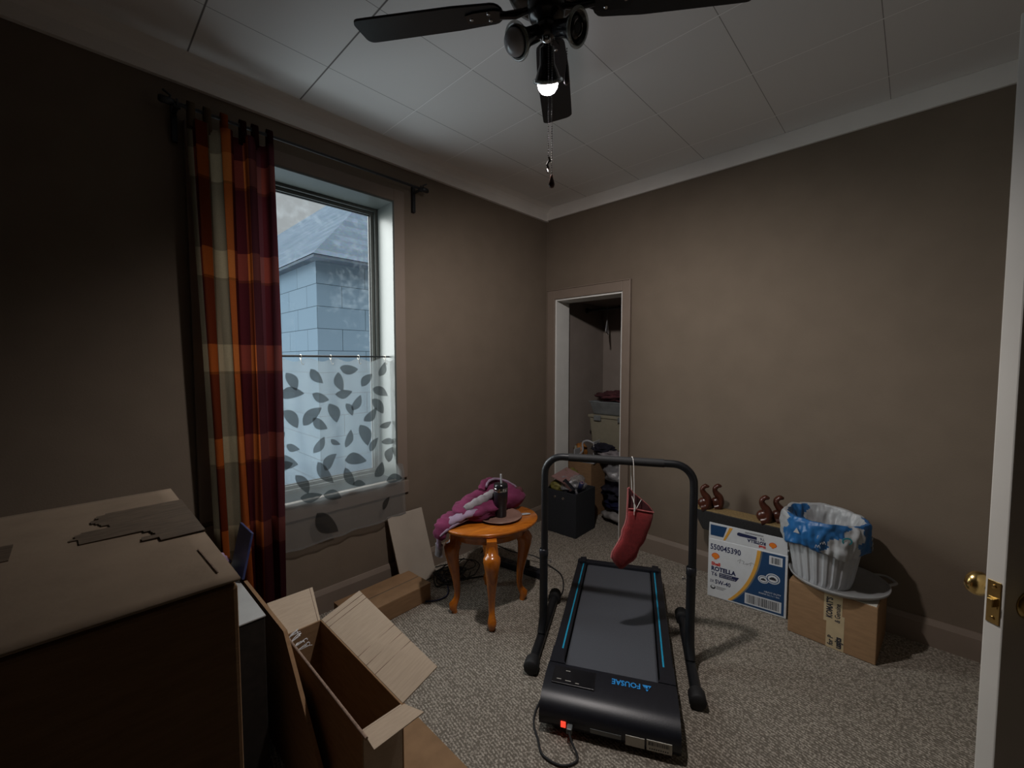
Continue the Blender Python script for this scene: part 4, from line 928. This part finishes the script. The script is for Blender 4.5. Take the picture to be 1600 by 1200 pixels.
for i in range(len(Lc)-1): mb.prism([a1[i], a1[i+1], a2[i+1], a2[i]], .0010, 5, X=Xo)
a3 = [(x+.0, y) for x, y in Lc]
for i in range(len(Lc)-1): mb.prism([a2[i], a2[i+1], a3[i+1], a3[i]], .0008, 7, X=Xo)
mb.text('550045390', .046, Xo @ T(.010, .290, .0004), 2, bold=.001, sx=.78)
scallop(mb, .040, .252, .021, Xo)
mb.text('Shell', .026, Xo @ T(.018, .196, .0004), 4, bold=.0012)
mb.text('ROTELLA', .035, Xo @ T(.018, .164, .0004), 2, bold=.0016, sx=.88)
mb.text('T6', .030, Xo @ T(.018, .133, .0004), 2, bold=.0006)
mb.prism([(.062, .131), (.150, .131), (.166, .157), (.062, .157)][::1], .0008, 2, X=Xo)
mb.text('MULTI-VEHICLE', .009, Xo @ T(.066, .146, .0010), 0); mb.text('HEAVY DUTY ENGINE OIL', .007, Xo @ T(.066, .136, .0010), 0)
mb.text('5W-40', .034, Xo @ T(.040, .088, .0004), 2, bold=.0008, sx=.86); mb.text('3X', .024, Xo @ T(.012, .090, .0004), 2, sx=.8)
for yy in (.070, .063, .056): mb.box((.048, yy, 0), (.10-(.07-yy), yy+.002, .0006), 6, X=Xo)
mb.prism(E_(.030, .062, .014, .012), .0006, 6, X=Xo); mb.prism(E_(.030, .066, .009, .007), .0009, 0, X=Xo)
for q in range(5): mb.tube([Xo @ Vector(p) for p in [(.155+q*.018, .255+.01*math.sin(q*2), .0005), (.170+q*.018, .270-.008*q % .02, .0005), (.166+q*.018, .245, .0005)]], .0007, 4, 6)
for cx, cy_, r in ((.330, .205, .034), (.285, .188, .026)):
    mb.prism(E_(cx, cy_, r, r*.85), .0010, 0, X=Xo); mb.prism(E_(cx, cy_, r*.84, r*.70), .0013, 1, X=Xo); mb.prism(E_(cx, cy_, r*.72, r*.58), .0016, 0, X=Xo)
    mb.prism([(cx-r*.5, cy_-r*.2), (cx+r*.5, cy_-r*.2), (cx+r*.4, cy_+r*.1), (cx+r*.1, cy_+r*.3), (cx-r*.2, cy_+r*.25), (cx-r*.45, cy_+r*.05)], .0019, 6, X=Xo)
mb.text('HEAVY DUTY', .012, Xo @ T(.290, .118, .0008), 0, sx=1.1); mb.text('ENGINE OIL 3 x 1 GAL', .010, Xo @ T(.265, .104, .0008), 0)
def bars(x0, x1, y0, y1, n, X, seed=1, bg=True):
    rr = random.Random(seed); mb.box((x0-.008, y0-.007, 0), (x1+.008, y1+.007, .0009), 0, X=X)
    x = x0
    while x < x1-.001:
        wv = rr.choice((.0012, .002, .0034)); mb.box((x, y0, 0), (min(x1, x+wv), y1, .0013), 6, X=X); x += wv+rr.choice((.0014, .0022, .003))
bars(.205, .365, .030, .078, 30, Xo); bars(.318, .364, .290, .325, 10, Xo, 3)
mb.build('printed_face', mt, t)
# the standing flap with upside-down print
Xf = Xo @ T(0, Hh, -.002) @ RX(6)
fh = .100
mb = MB(); mb.prism([(.0, 0), (Wd-.004, 0), (Wd-.006, fh*.93), (.004, fh)], .004, 0, X=Xf @ T(0, 0, -.004))
mb.prism([(.010, .022), (.078, .022), (.098, .088), (.010, .088)], .0008, 1, X=Xf)
mb.prism([(.078, .005), (.088, .005), (.128, .090), (.110, .090)], .0008, 5, X=Xf)
Xu = Xf @ RZ(180)
mb.text('Shell', .018, Xu @ T(-.292, -.024, .0005), 4, bold=.0008); mb.text('ROTELLA', .025, Xu @ T(-.292, -.047, .0005), 2, bold=.001, sx=.86); mb.text('T6', .021, Xu @ T(-.286, -.069, .0005), 2)
mb.prism([(.150, .055), (.150, .068), (.158, .074), (.248, .068), (.248, .052), (.165, .052)][::-1], .0008, 2, X=Xf)
for yy in (.078, .083): mb.box((.19, yy, 0), (.28, yy+.0018, .0006), 6, X=Xf)
scallop(mb, .325, .040, .018, Xf, 1)
mb.build('top_flap', mt, t)

# dark tray with carved wooden hooks, resting on the oil carton
t = thing('woven_tray', 'long black woven tray with a tan rim lying on the oil carton', 'tray', (2.715, .715, .356), 0)
mb = MB(); a, b, hgt = (.205, .035), (.265, .055), .128
v = [(-a[1], -a[0], 0), (a[1], -a[0], 0), (a[1], a[0], 0), (-a[1], a[0], 0), (-b[1], -b[0], hgt), (b[1], -b[0], hgt), (b[1], b[0], hgt), (-b[1], b[0], hgt)]
mb.quad8(v); mb.build('tray_body', 'weave', t, bevel=.006)
mb = MB(); mb.box((-b[1]+.002, -b[0]+.002, hgt-.002), (b[1]-.002, b[0]-.002, hgt+.006)); mb.build('tray_rim', 'tanrim', t, bevel=.002)
def duck(y, x, label, rz):
    o = thing('carved_hook', label, 'carving', (2.745+x, .715+y, .356+hgt+.006), rz, 'carved wooden hooks on the woven tray'); o.scale = (1.0, .80, 1.06)
    p = P((.0, .0, .0), (.0, .035, .015), (.0, .040, .055), (.0, .008, .085), (.0, -.002, .110), (.0, .018, .130), (.0, .036, .128))
    n = len(p); mb = MB().tube(p, [(.028*(1-i/(n-1))**.7+.0095)*(1 if i < n-6 else 1.05) for i in range(n)], 14, flat=.75)
    mb.blob((0, .012, .028), (.026, .046, .034), 1, .05, 1, floor=0); mb.build('hook_body', 'woodhook', o)
    MB().blob((0, .030, .130), (.011, .017, .010), 1, .02, 1, nu=14, nv=8).build('hook_tip', 'woodhook', o)
duck(.21, -.060, 'glossy carved reddish wooden hook at the far left of the woven tray', 190)
duck(.155, -.005, 'carved reddish wooden hook second from left on the woven tray', 200)
duck(-.115, -.055, 'carved reddish wooden hook third from left on the woven tray', 190)
duck(-.175, -.005, 'carved reddish wooden hook at the right, next to the bin', 200)

# ------------------------------------------------------------------ brown parts carton with paper tape
A = Vector((2.524, .429, 0)); B = Vector((2.502, .079, 0)); fx2 = (B-A).normalized(); Wc = (B-A).length
t = thing('parts_carton', 'brown cardboard carton with printed paper tape under the white bin', 'box', A)
Xc = frame((0, 0, 0), fx2, (0, 0, 1)); Hc = .274; Dc = .33
MB().box((0, .001, -Dc), (Wc, Hc, 0), X=Xc).build('carton_body', 'card', t, bevel=.004)
mb = MB(); mb.box((.150, .130, 0), (.188, Hc, .0010), 0, X=Xc); mb.box((.162, .002, 0), (.196, .150, .0014), 0, X=Xc); mb.box((.188, .002, 0), (.232, .175, .0010), 0, X=Xc); mb.box((.186, .10, 0), (.222, Hc, .0012), 0, X=Xc)
mb.text('KOMAT\'S', .034, Xc @ T(.184, .150, .0014) @ RZ(90), 1, bold=.0014, sx=.72); mb.text('for P', .030, Xc @ T(.190, .016, .0018) @ RZ(90), 1, bold=.0010, sx=.80)
mb.text('& Genuine', .030, Xc @ T(.215, .138, .0016) @ RZ(90), 1, bold=.0006, sx=.72); mb.text('usjts', .036, Xc @ T(.222, .012, .0016) @ RZ(90), 1, bold=.0016, sx=.85)
mb.build('printed_tape', ['papertape', 'barcode'], t)
MB().box((.235, Hc, -.14), (.345, Hc+.003, -.004), X=Xc).build('shipping_label', 'label', t)

# white lid and ribbed bin with a plastic liner
bc = Vector((2.640, .262, .282))
t = thing('white_bin_lid', 'round white plastic lid with a handle lying under the ribbed bin', 'lid', (2.660, .246, .2785))
MB().lathe([(0, 0), (.165, 0), (.185, .004), (.203, .018), (.207, .030), (.203, .031), (.196, .022), (.180, .010), (0, .006)], 56).build('lid_disc', 'grayplastic', t)
hd = Vector((.55, -.83, 0)).normalized(); sd2 = Vector((-hd.y, hd.x, 0))
mb = MB(); mb.tube(smooth_path([tuple(hd*.192+sd2*.055+Vector((0, 0, .026))), tuple(hd*.235+sd2*.040+Vector((0, 0, .030))), tuple(hd*.246+Vector((0, 0, .030))), tuple(hd*.235-sd2*.040+Vector((0, 0, .030))), tuple(hd*.192-sd2*.055+Vector((0, 0, .026)))], 6), .009, 8, flat=.5)
mb.build('handle', 'grayplastic', t)
t = thing('ribbed_bin', 'white ribbed plastic bin lined with a blue and white bag', 'bin', (2.618, .303, .288))
mb = MB(); n = 132; zs = [0, .004, .03, .08, .14, .20, .28, .305]
vs = []
for z in zs:
    for j in range(n):
        a = 2*math.pi*j/n; r = .118+.050*z/.305; rib = .0035*(1 if (j // 3) % 2 else -1) if .02 < z < .29 else 0
        vs.append(((r+rib)*math.cos(a), (r+rib)*math.sin(a), z))
mb.add(vs, [(i*n+j, i*n+(j+1) % n, (i+1)*n+(j+1) % n, (i+1)*n+j) for i in range(len(zs)-1) for j in range(n)], 0, False); mb.add([(.118*math.cos(2*math.pi*j/n), .118*math.sin(2*math.pi*j/n), 0) for j in range(n)], [tuple(range(n))[::-1]])
mb.build('bin_wall', 'whiteplastic', t)
t = thing('bin_liner', 'blue and white printed plastic bag folded over the rim of the bin', 'bag', (2.618, .303, .288))
mb = MB(); n = 192; rows0 = [(.170, .185), (.180, .205), (.184, .25), (.185, .292), (.181, .322), (.172, .338), (.158, .336), (.146, .305), (.132, .24), (.118, .14), (.095, .06), (0, .05)]
rows = [(rows0[q][0]+(rows0[q+1][0]-rows0[q][0])*e/5, rows0[q][1]+(rows0[q+1][1]-rows0[q][1])*e/5) for q in range(len(rows0)-1) for e in range(5)]+[rows0[-1]]
vs = []
for i, (r, z) in enumerate(rows):
    for j in range(n):
        a = 2*math.pi*j/n; d = Vector((math.cos(a), math.sin(a), 0)); nn = noise.noise(Vector((d.x*3, d.y*3, z*9)))
        k = .010*noise.noise(Vector((d.x*7, d.y*7, z*22)))+.014*nn; amp = 1 if i < 50 else 0; k += .004*noise.noise(Vector((d.x*19, d.y*19, z*45)))+.003*math.sin(a*34)*(1 if i < 14 else 0)
        zz = z+(.020*noise.noise(Vector((d.x*2.2+5, d.y*2.2, 0)))+.012*math.sin(a*2+1))*max(0, 1-i/35)*amp+.020*math.sin(3*a)*max(0, 1-i/6)
        vs.append(((r+k*amp)*d.x if r else 0, (r+k*amp)*d.y if r else 0, zz))
fs = []; mi = []
for i in range(len(rows)-1):
    for j in range(n):
        a = math.degrees(2*math.pi*(j+.5)/n) % 360; ii = i/5; wob = 6*math.sin(ii*1.3)+4*math.sin(ii*4.1)
        # printed panels around the bag: blue, white, blue
        aa = (a+wob) % 360
        if ii < 6: m_ = 1 if (126 < aa < 186+ii*7 or 244-ii*3 < aa < 300) else 0
        else: m_ = 1 if 40 < aa < 125 else 0
        mb_ = m_; fs.append((i*n+j, i*n+(j+1) % n, (i+1)*n+(j+1) % n, (i+1)*n+j)); mi.append(mb_)
for f, m_ in zip(fs, mi): pass
mb.add(vs, fs, 0, True); mb.mi = mi
mb.build('liner_film', ['whitebag', 'blueprint'], t, solid=.0012)
mb = MB()
def on_bin(az, z, r=.1885): a = R(az); return frame((r*math.cos(a), r*math.sin(a), z), (-math.sin(a), math.cos(a), 0), (0, 0, 1))
for az, z in ((182, .275), (186, .250), (180, .228), (262, .27), (266, .24), (270, .215)):
    mb = MB(); Xq = on_bin(az, z, .1905); mb.tube(smooth_path([Xq @ Vector(p) for p in [(-.010, -.008, 0), (-.006, .008, 0), (.0, -.004, 0), (.004, .009, 0), (.010, -.004, 0)]], 4), .0015, 5); mb.build('printed_squiggle', 'whitebag', t)
MB().prism([(-.016, 0), (.016, .004), (0, .028)], .0008, X=on_bin(152, .262, .191)).build('printed_triangle', 'whitebag', t)
for az, z in ((214, .275), (58, .30)): mb = MB(); mb.prism(E_(0, 0, .022, .018), .0008, 0, X=on_bin(az, z, .190)); mb.prism(E_(0, 0, .015, .011), .0012, 1, X=on_bin(az, z, .190)); mb.build('printed_oval', ['tealink', 'whitebag'], t); break
# ------------------------------------------------------------------ closet and basket contents
t = thing('fabric_basket', 'square charcoal fabric basket full of odds and ends before the closet', 'basket', (2.693, 1.880, 0), 3)
bw, bd, bh = .300, .300, .355
mb = MB(); c = 0.008
for lo, hi in (((0, 0, .001), (bw, c, bh)), ((0, bd-c, .001), (bw, bd, bh)), ((0, c, .001), (c, bd-c, bh)), ((bw-c, c, .001), (bw, bd-c, bh)), ((c, c, .001), (bw-c, bd-c, .010))): mb.box(lo, hi)
mb.build('basket_wall', 'basket', t, bevel=.003)
for q in (.12, .20): MB().lathe([(.006, -.001), (.010, -.001), (.010, .002), (.006, .002), (.006, -.001)], 14, X=T(-.002, q, .30) @ RY(-90)).build('eyelet', 'steel', t)
B0 = Vector((2.693, 1.880, 0))
tag(MB().blob((0, 0, 0), (.12, .11, .075), 11, .35, 2.4, nu=40, nv=22).build('clear_bag', 'film', loc=(2.85, 2.04, .385)), 'crumpled clear plastic bag on top of the charcoal basket', 'bag')
t = thing('labelled_bottle', 'dark bottle with a pink label lying tilted in the basket', 'bottle', (2.735, 1.985, .40)); t.rotation_euler = (R(-38), R(-25), 0)
MB().box((-.016, -.022, -.060), (.016, .022, .055)).build('bottle_body', 'plastic', t, bevel=.008, seg=3)
MB().box((-.0172, -.016, -.045), (-.016, .016, .045)).build('bottle_label', 'pinklabel', t)
t = thing('small_tube', 'small dark tube with a round pale end at the basket corner', 'tube', (2.80, 1.915, .385)); t.rotation_euler = (R(30), R(-20), 0)
MB().lathe([(0, -.05), (.018, -.05), (.020, .055), (.016, .060), (0, .060)], 24).build('tube_body', 'navybook', t)
MB().lathe([(.008, .0605), (.015, .0605), (.015, .062), (.008, .062)], 20).build('tube_ring', 'pinklabel', t)
tag(MB().blob((0, 0, 0), (.050, .055, .045), 4, .4, 3).build('yellow_green_pack', 'olive', loc=(2.755, 2.115, .365)), 'yellow-green packet at the left of the charcoal basket', 'packet')
tag(MB().blob((0, 0, 0), (.09, .055, .040), 6, .4, 3).build('yellow_green_pack', 'olive', loc=(2.90, 2.10, .44)), 'olive packet on top of the heap in the charcoal basket', 'packet')
tag(MB().blob((0, 0, 0), (.11, .11, .10), 9, .25, 2, floor=-.2).build('dark_garment', 'darkcloth', loc=(2.84, 2.03, .27)), 'dark cloth stuffed inside the charcoal basket', 'clothing')
tag(MB().box((-.10, -.07, -.004), (.10, .07, .004), X=RX(14) @ RY(-12)).build('card_folder', 'pinklabel', loc=(2.80, 2.06, .455)), 'thin pinkish card laid over the basket', 'card')
# closet: stacked soft goods and tubs
def stack(name, label, cat, loc, r, seed, m, amp=.25, fq=2.5):
    return tag(MB().blob((0, 0, 0), r, seed, amp, fq, nu=36, nv=18, floor=-r[2]*.95).build(name, m, loc=(loc[0], loc[1], loc[2]+r[2]*.95)), label, cat)
stack('bagged_clothes', 'clear bag of pale clothes at the bottom of the closet', 'bag', (3.32, 1.80, 0), (.18, .17, .060), 1, 'greycloth')
stack('navy_garment', 'folded navy garment in the closet stack', 'clothing', (3.32, 1.80, .122), (.18, .17, .040), 2, 'navycloth')
stack('black_garment', 'shiny black garments folded above the navy one in the closet', 'clothing', (3.32, 1.80, .203), (.18, .17, .070), 3, 'darkcloth', .4)
stack('plastic_bag', 'shiny clear plastic bag stuffed in the middle of the closet stack', 'bag', (3.30, 1.79, .345), (.17, .17, .090), 4, 'whitebag', .35)
bpy.data.objects['plastic_bag'].data.materials[0] = M['film']
stack('grey_garment', 'grey folded garment below the cream tub', 'clothing', (3.33, 1.82, .530), (.17, .17, .034), 5, 'greycloth', .35)
stack('black_garment', 'black garment bunched in front of the cream tub', 'clothing', (3.20, 1.95, .605), (.085, .10, .035), 6, 'darkcloth', .4)
stack('white_garment', 'white striped garment in front of the cream tub', 'clothing', (3.19, 1.87, .575), (.07, .12, .028), 7, 'greyprint', .4)
t = thing('cream_tub', 'cream plastic storage tub with a lid on the closet stack', 'tub', (3.44, 1.93, .605))
mb = MB(); mb.quad8([(-.15, -.19, 0), (.15, -.19, 0), (.15, .19, 0), (-.15, .19, 0), (-.17, -.215, .29), (.17, -.215, .29), (.17, .215, .29), (-.17, .215, .29)]); mb.build('tub_body', 'cream', t, bevel=.012)
MB().box((-.18, -.225, .285), (.18, .225, .312)).build('tub_lid', 'cream', t, bevel=.006)
for yy in (-.12, .12): MB().box((-.190, yy-.035, .262), (-.176, yy+.035, .308)).build('latch', 'tin', t, bevel=.003)
t = thing('grey_tub', 'shallow clear grey tub on top of the cream tub', 'tub', (3.44, 1.93, .918))
mb = MB(); mb.quad8([(-.14, -.19, 0), (.14, -.19, 0), (.14, .19, 0), (-.14, .19, 0), (-.17, -.215, .115), (.17, -.215, .115), (.17, .215, .115), (-.17, .215, .115)]); mb.build('tub_body', 'tin', t, bevel=.01)
mb = MB(); mb.box((-.175, -.22, .112), (.175, .22, .120)); mb.build('tub_rim', 'tubglass', t, bevel=.003)
stack('dark_red_garment', 'dark red and black cloth heaped in the shallow grey tub', 'clothing', (3.44, 1.93, 1.038), (.17, .20, .045), 8, 'maroon', .5, 4)
# white wire-like organiser and orange packet
t = thing('white_organiser', 'white plastic tray organiser at the left of the closet stack', 'organiser', (3.22, 2.13, .49), 8)
mb = MB(); mb.box((-.07, -.10, 0), (.07, .10, .012)); mb.box((-.07, -.10, .012), (-.060, .10, .06)); mb.box((-.07, .09, .012), (.07, .10, .11)); mb.box((-.07, -.10, .012), (.07, -.09, .20)); mb.build('tray', 'whiteplastic', t, bevel=.003)
MB().tube(P((-.03, -.10, .17), (-.03, -.02, .195), (-.03, .03, .17), (-.03, .03, .10), (-.03, .06, .06)), .009, 8).build('arch', 'whiteplastic', t)
tag(MB().box((-.12, -.13, 0), (.12, .13, .488)).build('closet_carton', 'card', loc=(3.26, 2.165, .001), bevel=.004), 'plain brown carton at the left inside the closet', 'box')
tag(MB().blob((0, 0, .06), (.05, .06, .075), 12, .3, 3, floor=0).build('orange_pack', 'orangemesh', loc=(3.30, 2.255, .492)), 'orange packet beside the white organiser in the closet', 'packet')
tag(MB().lathe([(0, 0), (.020, 0), (.022, .06), (.016, .09), (.010, .12), (0, .122)], 20).build('pale_bottle', 'cream', loc=(3.24, 2.27, .492)), 'slim pale bottle at the left edge of the closet heap', 'bottle')
